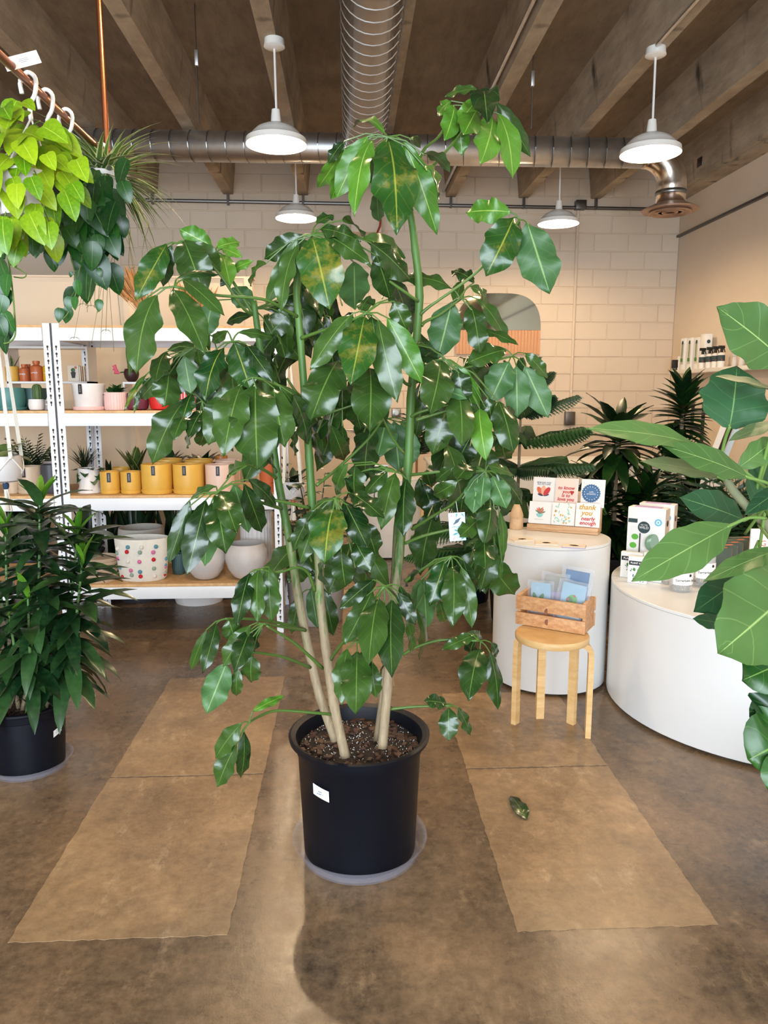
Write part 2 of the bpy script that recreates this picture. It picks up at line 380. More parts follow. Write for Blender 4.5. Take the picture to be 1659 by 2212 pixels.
# boxed chase behind the duct on the back wall
q0, q1 = P(757, 360, YB-.1), P(823, 508, YB-.1)
ch = obj('duct_chase', MB().cbox(q0.x, q1.x, YB-.26, YB, q1.z, ZC, .01), 'wall_paint'); tag(ch, 'white boxed chase coming down the back wall below the round duct', 'chase')
rw = [P(820, 440, YB-.28), P(822, 480, YB-.28), P(816, 500, YB-.28), P(810, 512, YB-.28)]
pm('red_cable', (150, 50, 30), .5); tag(obj('red_cable', MB().tube(catmull(rw), .012, 6), 'red_cable'), 'short red cable hanging beside the white chase on the back wall', 'cable')
# partition behind the shelving with panel battens
YP = 5.5; zp = P(300, 600, YP).z; xe = P(545, 620, YP).x
wp = struct(obj('wall_partition', MB().box(XL, xe, YP, YP+.1, 0, zp), 'panel_paint', smooth=False))
for px in (290, 545):
    x = XP(px, YP, 1.2); obj('batten', MB().box(x-.03, x+.012, YP-.012, YP, 0, zp), 'panel_paint', wp, False)
obj('top_cap', MB().box(XL, xe+.01, YP-.012, YP+.112, zp, zp+.012), 'panel_paint', wp, False)
# door on the back wall
dr = P(782, 900, YB-.03); dw = .92
door = struct(obj('door_1', MB().cbox(dr.x-dw, dr.x, YB-.045, YB, .01, 2.1, .004), 'wall_paint'))
for a, b_ in ((dr.x, dr.x+.06), (dr.x-dw-.06, dr.x-dw)): obj('door_frame', MB().box(a, b_, YB-.06, YB, 0, 2.16), 'wall_paint', door, False)
obj('door_frame', MB().box(dr.x-dw, dr.x, YB-.06, YB, 2.1, 2.16), 'wall_paint', door, False)
h = P(768, 929, YB-.08)
hd = MB().lathe([(.001, 0), (.036, 0), (.036, .014), (.016, .02), (.016, .06), (.001, .06)], 16, M=Matrix.Translation((h.x, YB-.045, h.z)) @ Matrix.Rotation(R(90), 4, 'X'))
hd.tube([(h.x, YB-.1, h.z), (h.x-.05, YB-.105, h.z), (h.x-.14, YB-.1, h.z+.004)], [.013, .012, .009])
obj('door_handle', hd, 'galvanised', door)

# ================================================================== ducts
YD = 6.8; zd = P(800, 322, YD).z
xl_, xr_ = P(150, 300, YD).x, P(1392, 330, YD).x
du = thing('cross_duct', 'galvanised spiral duct running across the room below the joists', 'duct', ((xl_+xr_)/2, YD, zd))
rD = .122
mb = MB().tube([(xl_, YD, zd), (xr_, YD, zd)], rD, 28); obj('duct_pipe', mb, 'galvanised', du, 'all')
x = xl_+.1
while x < xr_-.05:                         # spiral lock seams
    obj('seam', MB().tube([(x+.02*math.cos(a), YD+(rD+.002)*math.cos(a), zd+(rD+.002)*math.sin(a)) for a in [2*math.pi*k/20 for k in range(20)]], .004, 4, closed=True), 'galvanised_seam', du); x += .155
el = [(xr_+.26*math.sin(a), YD, zd-.26*(1-math.cos(a))) for a in [R(90)*k/9 for k in range(10)]]
el.append((el[-1][0], YD, el[-1][2]-.16)); obj('elbow', MB().tube(el, rD*1.04, 24), 'duct_smooth', du, 'all')
ex, ez = el[-1][0], el[-1][2]
obj('collar', MB().lathe([(rD*1.06, 0), (rD*1.12, .01), (rD*1.12, .03), (rD*1.06, .04)], 28, (ex, YD, ez+.07)), 'galvanised_seam', du)
obj('round_diffuser', MB().lathe([(.24, 0), (.245, .012), (.16, .05), (.11, .075)], 32, (ex, YD, ez-.06)), 'diffuser_metal', du)
for rr in (.06, .115, .17): obj('diffuser_ring', MB().lathe([(rr-.014, -.008), (rr, -.022), (rr+.012, -.012), (rr, .0)], 28, (ex, YD, ez-.06)), 'diffuser_metal', du)
XD = P(811, 60, 3.9).x; zl = 3.41; rL = .155
lg = thing('long_duct', 'shiny smooth round duct wrapped in wire rings overhead', 'duct', (XD, 3.5, zl))
obj('duct_pipe', MB().tube([(XD, YF+.05, zl), (XD, YD-.125, zl)], rL, 32), 'duct_smooth', lg, 'all')
y = 2.6
while y < YD-.15:
    n = 24; obj('wire_ring', MB().tube([(XD+(rL+.016)*math.cos(a), y+.03*math.sin(a), zl+.004+(rL+.016)*math.sin(a)) for a in [2*math.pi*k/n for k in range(n)]], .0035, 4, closed=True), 'galvanised', lg); y += .125

# ================================================================== pendant lamps
pm('bulb_glow', (255, 226, 180), .4, emit=((255, 222, 178), LAMP_GLOW)); pm('lamp_inside', (250, 246, 238), .35)
def lamp(x, y, zr, label):
    t_ = thing('pendant_lamp', label, 'lamp', (x, y, ZJ), 'white enamel pendant lamps')
    r = .2
    obj('canopy', MB().lathe([(.001, ZJ), (.062, ZJ), (.065, ZJ-.03), (.068, ZJ-.045), (.05, ZJ-.055), (.001, ZJ-.058)], 20, (x, y, 0)), 'white_enamel', t_)
    obj('cord', MB().tube([(x, y, ZJ-.05), (x+.004, y, zr+.2)], .0075, 8), 'white_plastic', t_)
    obj('socket_cap', MB().lathe([(.001, .215), (.026, .215), (.03, .18), (.034, .135), (.05, .128), (.05, .12)], 18, (x, y, zr)), 'white_enamel', t_)
    sh = obj('shade', MB().lathe([(.045, .125), (.075, .122), (.125, .098), (.155, .07), (.178, .045), (.195, .035), (r, 0), (r-.004, 0), (.19, .033), (.172, .041), (.15, .064), (.12, .09), (.07, .112), (.045, .115)], 36, (x, y, zr)), 'white_enamel', t_)
    obj('bulb', MB().lathe([(.001, .012), (.02, .016), (.032, .032), (.036, .05), (.03, .07), (.016, .095), (.014, .12)], 16, (x, y, zr-.004)), 'bulb_glow', t_)
for (cx, cy, Y, lab) in ((597, 310, 5.17, 'white pendant lamp in front of the cross duct, left of the tall plant'), (1405, 330, 5.17, 'white pendant lamp nearest the right wall, beside the duct elbow'),
                         (640, 470, 7.47, 'farther pendant lamp low against the back wall, left of the long duct'), (1206, 482, 7.47, 'farther pendant lamp over the arched mirror wall')):
    p = P(cx, cy, Y); lamp(p.x, Y, p.z-.01, lab)
pa, pb = P(597, 310, 5.17), P(1405, 330, 5.17)
lamp(pa.x, 2.87, pa.z, 'white pendant lamp overhead near the tall plant, left row'); lamp(pb.x, 2.87, pb.z, 'white pendant lamp overhead near the fig plant, right row')
# loose wires hanging from the slab
for k, (px, y0, y1, Y) in enumerate(((424, 115, 268, 5.6), (1151, 160, 278, 5.6))):
    a, c_ = P(px, y0, Y), P(px, y1, Y)
    o = obj('hanging_wire', MB().tube([(a.x, Y, ZC), (a.x, Y, c_.z)], .004, 5), 'steel_dark'); obj('wire_anchor', MB().cbox(a.x-.012, a.x+.012, Y-.012, Y+.012, a.z-.08, a.z+.02, .003), 'galvanised', o)
    tag(o, ['thin hanger wire dangling from the slab left of the front lamp', 'thin hanger wire dangling from the slab above the crown of the plant'][k], 'wire')
# conduit under the joist right of the long duct
jx4 = jx[4]
tag(obj('joist_conduit', MB().tube([(jx4-.085, YF+.1, ZJ+.05), (jx4-.085, YB-.05, ZJ+.05)], .014, 8), 'galvanised'), 'steel conduit clipped to the joist right of the long duct', 'conduit')
tag(obj('joist_conduit', MB().tube([(jx[5]-.03, YF+.1, ZJ-.012), (jx[5]-.03, 5.1, ZJ-.012)], .012, 8), 'galvanised'), 'steel conduit under the joist feeding the right front lamp', 'conduit')
# ================================================================== the tall umbrella tree in the middle
leafmat('tree_leaf', (18, 44, 17), (58, 88, 33), .26, (116, 148, 66), .024, lat=7, coat=.12)
leafmat('tree_leaf_yellow', (18, 54, 20), (42, 86, 26), .28, (160, 166, 62), .03, mott=(164, 138, 50), lat=7, coat=.1)
leafmat('tree_leaf_young', (54, 104, 26), (88, 134, 40), .32, (170, 196, 92), .03, lat=7)
leafmat('tree_leaf_under', (54, 92, 48), (78, 118, 64), .5, (150, 180, 110), .035, lat=7)
m, t, b = nt('tree_stem')
tc = node(t, 'ShaderNodeTexCoord'); sp = node(t, 'ShaderNodeSeparateXYZ'); L(t, tc.outputs['Object'], sp.inputs[0])
geo = node(t, 'ShaderNodeNewGeometry'); sz = node(t, 'ShaderNodeSeparateXYZ'); L(t, geo.outputs['Position'], sz.inputs[0])
f1 = noisef(t, 90, 5, .7, stretch=(1, 1, .16)); f2 = noisef(t, 12, 4, .6, stretch=(1, 1, .3))
bark = mixc(t, f1, (96, 78, 56), (196, 176, 142)); green = ramp(t, f2, [(.3, (50, 90, 28)), (.7, (88, 126, 54))])
k = mth(t, 'ADD', mth(t, 'MULTIPLY', mth(t, 'SUBTRACT', sz.outputs[2], .74), 3.6), mth(t, 'MULTIPLY', mth(t, 'SUBTRACT', f1, .5), 5.0), True)
L(t, mixc(t, k, bark, green), b.inputs['Base Color']); b.inputs['Roughness'].default_value = .5; bump(t, b, f1, .35, .004)
pm('petiole_green', (76, 106, 42), .4, var=.15, vscale=10)

PROF = [.06, .48, .78, .94, 1.0, .99, .92, .75, .4, 0.0]
def blade(B, T, W, n, mats, wave=.08, bulge=.1, fold=.18, rnd=None, prof=PROF, thick=.0009, under=False, nw=2.5, curl=0):
    """a two-sided leaf blade from B to T; n: the way its upper face looks"""
    B, T = Vector(B), Vector(T); ax = T-B; Ln = ax.length; ax.normalize()
    n = Vector(n); n = (n-ax*n.dot(ax)).normalized(); s = ax.cross(n)
    prof = [v.x for v in catmull([(p_, 0, 0) for p_ in prof], 2)]; prof = [max(0, p_) for p_ in prof]; prof[-1] = 0
    N = len(prof); us = (-1, -.55, 0, .55, 1); top, bot, uv = [], [], []
    ph = [rnd.uniform(0, 6.28) for _ in range(2)]
    for j in range(N):
        t_ = j/(N-1); c = B+ax*Ln*t_+n*bulge*Ln*4*t_*(1-t_)*(1.15-.5*t_)
        for u in us:
            wv = wave*W*abs(u)**1.5*math.sin(nw*6.283*t_+ph[0 if u < 0 else 1])*(.3+.7*math.sin(math.pi*t_))
            h = fold*abs(u)*W*.5*prof[j]+wv-curl*u*u*W*.5*prof[j]
            p = c+s*u*W*.5*(prof[j] if prof[j] > 0 else .004)*(1+.06*math.sin(nw*9*t_+ph[0]))+n*h
            top.append(p); uv.append((u*.5+.5, t_))
            bot.append(p-n*thick)
    fs = []; K = len(us)
    for j in range(N-1):
        for i in range(K-1): fs += [(j*K+i, j*K+i+1, (j+1)*K+i+1), (j*K+i, (j+1)*K+i+1, (j+1)*K+i)]
    mb = MB(); mb.add(top, [f[::-1] for f in fs] if s.cross(ax).dot(n) > 0 else fs, 0, uv)
    mb.add(bot, fs if s.cross(ax).dot(n) > 0 else [f[::-1] for f in fs], 1, uv)
    return mb
ZOOM = {'A': (250, 450, 3.318), 'B': (640, 180, 2.765), 'C': (620, 600, 2.765), 'D': (340, 900, 3.318), 'E': (680, 1000, 3.77), 'F': (400, 1250, 2.37), 'X': (0, 0, 1.0)}
def zp_(z, x, y): a, b_, s = ZOOM[z]; return a+x/s, b_+y/s
YT = 2.12                                                   # the pot stands here
pc = G(778, 1850); POT = Vector((pc.x, YT, 0)); 
# clusters: zoom, hub, depth of the hub (towards the camera is smaller), [leaf base, tip, width, kind, tip depth shift]
CL = [
 ('B', (1080, 175), 2.22, [(1170,195,1100,485,135,'l',-.05),(1205,180,1292,570,118,'l',.05),(1195,112,1400,440,80,'g',.12),(1120,60,1142,238,120,'g',-.12),(1070,105,955,245,75,'l',-.02),(1075,165,1000,305,105,'l',-.08),(945,130,885,345,95,'l',0),(975,200,990,432,88,'l',.04),(925,105,842,192,55,'l',.05),(1085,40,885,85,60,'g',.1),(1085,45,1195,120,60,'g',.1)]),
 ('B', (545, 320), 2.0, [(545,335,602,900,205,'y',-.10),(640,340,842,905,125,'l',.02),(455,340,345,795,105,'l',-.08),(425,318,238,688,118,'l',0),(360,375,205,692,88,'l',.08),(285,390,128,625,72,'l',.12),(290,345,188,485,60,'g',.05),(530,300,340,262,60,'l',.22),(762,495,846,690,95,'l',.15),(440,450,458,605,60,'u',.15),(695,335,742,385,45,'l',.2),(760,425,922,530,72,'l',.16),(480,640,492,825,66,'u',.16),(740,470,820,760,90,'u',.12)]),
 ('B', (1335, 815), 2.05, [(1282,770,1012,770,112,'l',.05),(1300,800,1130,1155,170,'y',-.06),(1332,822,1250,1046,85,'g',.08),(1378,830,1515,1256,185,'u',-.04)]),
 ('B', (975, 1280), 2.12, [(928,1225,612,1160,90,'g',.06),(1062,1190,928,1118,78,'g',.1)]),
 ('B', (92, 905), 1.95, [(95,915,200,1352,200,'y',-.08),(165,898,442,1078,105,'g',-.02),(140,870,387,945,88,'g',.06),(120,840,222,788,58,'n',.1),(275,818,398,915,95,'n',.14),(440,950,688,1182,135,'n',.08),(395,925,652,1045,105,'n',.14),(480,1030,562,1292,115,'n',.12),(345,1070,350,1352,150,'u',.14)]),
 ('A', (1405, 195), 1.96, [(1300,215,1072,700,95,'n',0),(1345,190,1062,365,120,'n',.06),(1310,255,1182,752,105,'n',-.04),(1078,390,972,562,90,'n',.12),(1330,240,1330,640,100,'u',.14)]),
 ('C', (475, 210), 1.86, [(390,215,138,552,115,'n',0),(462,235,380,637,165,'y',-.06),(505,230,532,425,72,'g',.02),(545,250,660,748,130,'g',-.02),(600,240,807,632,118,'l',.03),(440,200,500,110,80,'g',.14),(600,130,745,250,100,'g',.1),(640,140,715,315,100,'g',.08)]),
 ('C', (330, 640), 1.97, [(310,490,138,862,175,'g',-.08),(495,540,492,932,180,'g',-.06),(345,640,312,805,100,'n',.08),(385,690,442,905,105,'n',.08),(330,790,235,955,140,'n',.12),(262,880,342,1092,88,'n',.12),(180,925,212,1112,88,'n',.1),(330,885,362,1012,42,'n',.1),(60,915,50,1062,70,'n',.1),(250,850,150,1000,90,'n',.14)]),
 ('C', (1040, 120), 2.1, [(985,145,900,487,150,'u',-.02),(1095,160,1152,457,108,'n',0),(1135,125,1322,402,85,'n',.04),(1090,50,1205,165,60,'n',.06),(1158,315,1382,402,62,'g',.02),(1000,160,1040,20,60,'n',.1)]),
 ('C', (1345, 465), 2.12, [(1310,430,1068,512,105,'n',0),(1325,500,1215,740,135,'u',-.03),(1370,530,1376,837,120,'u',-.04),(1420,530,1562,837,120,'u',.0),(1412,448,1557,602,62,'n',.05)]),
 ('C', (950, 490), 2.0, [(915,490,850,822,155,'g',-.06),(1015,535,1055,765,105,'n',0),(1000,505,1152,765,82,'l',.03),(850,632,1082,722,60,'u',-.05),(1022,690,1045,1006,125,'g',-.05),(1100,745,1102,905,82,'n',.06),(1150,780,1190,1097,102,'l',-.05),(1200,718,1222,885,88,'g',.08),(1262,738,1352,1048,122,'g',-.01),(1290,770,1347,872,60,'n',.1),(1280,950,1312,1092,80,'n',.1),(765,400,935,482,78,'n',.08),(830,520,735,470,70,'n',.1),(880,440,770,520,90,'n',.14),(870,600,820,760,80,'n',.14)]),
 ('C', (600, 842), 2.22, [(592,850,540,1077,145,'u',0),(640,860,672,1162,140,'u',0),(762,935,738,1122,68,'u',.03),(690,848,716,962,40,'u',.05)]),
 ('E', (665, 75), 1.9, [(655,85,540,547,135,'g',-.05),(745,130,722,603,140,'g',-.05),(590,70,408,262,105,'n',.02),(600,40,368,112,52,'n',.05),(330,20,330,302,145,'g',.06),(268,5,178,262,108,'n',.1),(420,60,480,300,90,'n',.12),(240,120,330,330,100,'n',.14)]),
 ('E', (165, 290), 1.82, [(155,360,80,827,230,'y',-.06),(240,310,432,692,155,'g',-.02),(280,240,567,457,140,'g',-.02),(400,480,502,762,140,'g',.1),(330,640,462,882,135,'g',.04),(215,715,250,1012,145,'g',.06),(330,850,372,965,90,'n',.12),(100,790,112,992,80,'n',.12),(420,820,440,935,70,'n',.14)]),
 ('D', (1275, 590), 1.84, [(1190,650,1018,1062,110,'n',.0),(1130,665,968,972,88,'n',.06)]),
 ('E', (565, 1005), 1.76, [(480,952,198,1192,105,'n',0),(470,1045,245,1482,140,'g',-.03),(420,1080,222,1452,95,'n',.04),(520,1105,438,1642,180,'g',-.06),(630,1115,628,1752,170,'g',-.06),(680,1050,822,1322,92,'g',.03),(690,1000,792,1152,62,'n',.08),(735,1250,792,1562,72,'n',.06),(570,1180,590,1400,90,'n',.12)]),
 ('F', (880, 320), 1.74, [(830,360,800,647,80,'g',-.02),(880,372,874,697,118,'g',-.05),(960,430,978,612,66,'g',.03),(930,340,920,500,60,'n',.08),(1010,360,1000,480,70,'n',.1)]),
 ('E', (1110, 760), 1.98, [(1060,795,932,1172,135,'y',-.04),(1122,840,1122,1342,150,'g',-.06),(1195,850,1282,1347,112,'g',0),(1210,790,1312,1062,82,'n',.05),(885,940,912,1342,125,'u',.08),(868,950,800,1202,88,'u',.1),(850,880,738,1002,80,'n',.1),(1010,1120,1062,1305,82,'n',.1),(830,1180,850,1600,90,'n',.16)]),
 ('E', (1340, 1450), 2.0, [(1310,1400,1033,1522,78,'n',.0),(1300,1440,1268,1562,105,'n',.05),(1430,1460,1482,1582,60,'n',.05),(1240,1385,1362,1422,52,'n',.06)]),
 ('F', (1512, 320), 1.98, [(1510,360,1450,627,108,'g',-.04),(1557,372,1602,672,72,'n',0)]),
 ('E', (1390, 65), 1.98, [(1332,90,1290,412,145,'u',-.02),(1382,90,1350,362,108,'u',-.04),(1450,110,1562,372,135,'u',-.02),(1480,90,1692,342,118,'n',.02),(1412,20,1622,102,82,'n',.05),(1272,30,1150,145,125,'g',-.03),(1120,40,985,152,80,'n',.04),(1160,150,968,262,105,'n',.06),(1422,320,1380,662,145,'n',-.03),(1500,390,1532,772,62,'n',.04),(1372,600,1390,872,135,'g',.0),(1462,640,1440,852,62,'n',.06),(1342,450,1180,602,115,'g',-.03),(1205,290,1190,422,98,'n',.1),(1520,780,1510,962,32,'n',.06),(1480,500,1500,760,80,'n',.1)]),
 ('E', (870, 120), 2.2, [(880,170,992,482,115,'n',.02),(850,130,902,402,105,'n',.05),(910,60,952,202,90,'n',.05)]),
 ('A', (420, 560), 1.82, [(292,622,150,1192,220,'n',-.05),(222,640,95,1202,95,'n',.04),(412,585,640,1042,165,'g',-.05),(480,510,782,772,95,'g',0),(440,500,742,475,52,'n',.06)]),
 ('A', (440, 250), 1.98, [(365,258,140,662,135,'y',-.03),(400,262,340,562,90,'n',.06),(490,232,640,642,185,'g',-.03),(560,240,752,452,120,'n',.04)]),
 ('A', (720, 320), 2.1, [(690,270,456,148,112,'l',.03),(720,282,892,240,80,'l',.03),(762,290,907,352,60,'l',0),(762,330,822,562,100,'l',-.03),(822,455,987,375,58,'l',.0),(812,470,750,562,40,'n',.02)]),
 ('A', (990, 720), 2.15, [(980,700,830,570,125,'u',0),(970,772,793,822,70,'n',.02),(692,660,640,922,120,'u',.02),(1090,730,1270,702,80,'n',.06),(1270,720,1078,932,125,'n',.05),(1250,780,1242,1062,108,'n',.05),(1400,740,1482,842,98,'n',.06),(1120,900,1060,1100,120,'n',.12),(1440,760,1420,1000,90,'n',.1),(1550,650,1500,800,110,'n',.1)]),
 ('A', (835, 955), 1.86, [(772,1000,640,1387,160,'y',-.03),(850,965,966,1302,165,'y',-.04),(930,970,1132,1252,92,'g',.02),(720,1010,648,1182,62,'g',.06),(880,890,1132,932,60,'n',.06),(800,880,690,960,60,'n',.1)]),
 ('X', (545, 815), 1.84, [(520,835,482,987,56,'g',-.02),(552,832,556,1017,78,'g',-.05),(592,838,616,967,48,'g',.0),(508,840,450,962,55,'g',.04),(605,835,655,925,36,'n',.06),(630,850,665,960,40,'n',.12),(585,960,600,1020,30,'n',.12)]),
 ('A', (560, 1000), 2.05, [(360,1030,285,1242,115,'g',0),(330,1208,178,1367,105,'n',.02),(382,1188,350,1422,155,'n',-.02),(490,1060,540,1332,115,'u',.0),(440,1050,452,1252,108,'n',.06),(572,980,368,1012,58,'n',.05),(590,1010,642,1192,80,'n',.06),(220,1190,60,1452,36,'y',.0),(170,1300,130,1472,28,'y',.02)]),
 ('A', (620, 1380), 2.1, [(545,1325,480,1512,88,'y',0),(500,1480,418,1660,88,'g',.03),(622,1448,520,1642,98,'g',.0),(640,1540,600,1700,90,'n',.05),(600,1560,520,1720,80,'n',.08),(700,1500,740,1680,80,'n',.1)]),
 ('D', (430, 540), 1.86, [(345,600,210,1142,140,'n',-.03),(232,600,80,1052,100,'n',.02),(365,680,340,1072,125,'u',.04),(420,600,490,987,165,'g',-.05),(445,540,570,842,140,'g',-.03),(420,500,240,592,60,'n',.04),(232,640,190,882,60,'n',.06),(550,480,655,832,125,'u',.06),(620,480,750,832,115,'n',.06),(650,450,850,642,98,'n',.08),(642,350,500,442,88,'n',.08)]),
 ('D', (740, 1095), 1.88, [(725,1090,722,1482,108,'g',-.03),(800,1080,820,1472,125,'n',0),(660,1120,570,1502,105,'g',.0),(690,1110,640,1402,80,'n',.04)]),
 ('F', (205, 205), 1.9, [(160,230,88,487,60,'g',0),(110,260,28,472,40,'n',.03),(222,210,262,332,78,'n',.03)]),
 ('F', (400, 230), 1.88, [(332,240,193,452,78,'n',.02),(330,268,250,482,78,'g',-.02),(390,250,352,382,70,'n',.03),(212,430,108,692,105,'u',-.03),(272,460,262,602,50,'n',.03),(342,390,340,532,78,'n',.05)]),
 ('F', (330, 735), 1.85, [(290,740,153,922,78,'n',0),(262,850,165,1067,88,'n',-.02),(300,780,285,1022,58,'n',.02),(345,680,507,600,38,'l',.04)]),
 ('F', (1370, 650), 2.05, [(1340,640,1222,625,60,'n',0),(1350,660,1350,832,78,'n',-.02),(1395,660,1462,802,50,'n',.02)]),
 ('D', (1100, 1240), 2.25, [(1040,1260,960,1560,80,'n',0),(1100,1230,1150,1520,90,'u',0),(1190,1230,1260,1570,100,'n',.02),(1160,1090,1100,1200,70,'n',.03)]),
]
tree = thing('potted_umbrella_tree', 'tall umbrella tree with large drooping glossy leaves in a big black nursery pot', 'plant', POT)
rnd = random.Random(11); MT = {'n': 'tree_leaf', 'g': 'tree_leaf', 'y': 'tree_leaf_yellow', 'l': 'tree_leaf_young', 'u': 'tree_leaf'}
PETI = []
def leafn(kind, ax, B):
    toc = (CO-B).normalized(); out = Vector((B.x-POT.x, 0, 0))
    n = toc*(.9 if kind != 'u' else .85)+Vector((0, 0, .62 if kind == 'g' else .35))+out*.35+Vector((rnd.uniform(-.45, .45), 0, rnd.uniform(-.2, .25)))
    if kind == 'u': n = toc*-.9+Vector((rnd.uniform(-.3, .3), 0, .25))
    return n
for z, hub, Y, leaves in CL:
    H = P(*zp_(z, *hub), Y); pet = MB()
    for (bx_, by_, tx, ty, wpx, kind, dy) in leaves:
        B = P(*zp_(z, bx_, by_), Y+rnd.uniform(0, .02)); T = P(*zp_(z, tx, ty), Y+dy*1.1-.05*(kind == 'g')+rnd.uniform(-.04, .04))
        W = wpx/ZOOM[z][2]*mpp(B)*1.3
        mb = blade(B, T, W, leafn(kind, T-B, B), None, wave=rnd.uniform(.06, .17), bulge=(.10 if kind != 'u' else -.0)*rnd.uniform(.5, 1.3), fold=rnd.uniform(.05, .3)*(1 if rnd.random() < .75 else -1), rnd=rnd, curl=rnd.uniform(0, .2))
        obj('leaf', mb, [MT[kind], 'tree_leaf_under'], tree, 'all')
        mid = (H+B)/2+Vector((0, 0, (H-B).length*.12)); pet.tube([H, mid, B, B+(T-B)*.06], [.0022, .0019, .0018, .0016], 6)
    obj('petiolule', pet, 'petiole_green', tree)
# inner foliage, in the shade of the crown
for (x0, x1, y0, y1, n) in ((570, 930, 560, 930, 20), (390, 520, 720, 930, 7), (910, 1090, 740, 980, 7), (640, 800, 1040, 1200, 6), (940, 1080, 1040, 1220, 6), (560, 640, 640, 800, 4)):
    pet = MB()
    for k in range(n):
        px, py = rnd.uniform(x0, x1), rnd.uniform(y0, y1); Y = rnd.uniform(2.14, 2.4); B = P(px, py, Y); a = rnd.uniform(-.7, .7); T = B+Vector((math.sin(a), rnd.uniform(-.3, .3), -math.cos(a))).normalized()*rnd.uniform(.16, .25)
        obj('leaf', blade(B, T, rnd.uniform(.065, .1), leafn('n', T-B, B)+Vector((rnd.uniform(-.6, .6), 0, 0)), None, wave=.12, bulge=.1, fold=.15, rnd=rnd), ['tree_leaf', 'tree_leaf_under'], tree, 'all')
        q = P(px+(-20 if px > 760 else 20), py+rnd.uniform(10, 50), 2.08); pet.tube([B, (B+q)/2+Vector((0, 0, .02)), q], .0022, 5)
    obj('petiolule', pet, 'petiole_green', tree)
# stems and leaf stalks
SP = [([(725,1598),(691,1503),(670,1415),(644,1289),(629,1189),(611,1093),(599,1027),(590,960),(578,860),(562,751),(548,650)], 2.05, 2.08, .0135),
      ([(746,1634),(721,1520),(704,1398),(691,1292),(690,1231),(681,1141),(673,1069),(668,990),(660,880),(648,721),(641,620),(660,520)], 1.98, 2.0, .0135),
      ([(826,1614),(837,1486),(850,1330),(862,1200),(872,1100),(882,1000),(888,860),(897,760),(906,640),(897,540),(886,460),(862,380),(838,300)], 2.04, 2.1, .0140),
      ([(814,1598),(830,1470),(849,1265),(856,1138),(868,1050)], 2.14, 2.14, .0105)]
STEMS = []
for pts, ya, yb, r in SP:
    n = len(pts); q = [P(x, y, ya+(yb-ya)*k/(n-1)) for k, (x, y) in enumerate(pts)]; c = catmull(q, 5)
    rr = [r*(1.05-.42*k/(len(c)-1))*(1+(.1 if k % 5 == 0 else 0)) for k in range(len(c))]
    STEMS.append(c); obj('stem', MB().tube(c, rr, 12), 'tree_stem', tree, 'all')
def stalk(pxs, y0, y1, r=.0033):
    q = [P(x, y, y0+(y1-y0)*k/(len(pxs)-1)) for k, (x, y) in enumerate(pxs)]; c = catmull(q, 5)
    obj('leaf_stalk', MB().tube(c, [r*(1.5-.6*k/(len(c)-1)) for k in range(len(c))], 8), 'petiole_green', tree, 'all')
zB = lambda *a: zp_('B', *a); zC = lambda *a: zp_('C', *a); zE = lambda *a: zp_('E', *a); zA = lambda *a: zp_('A', *a); zD = lambda *a: zp_('D', *a); zF = lambda *a: zp_('F', *a)
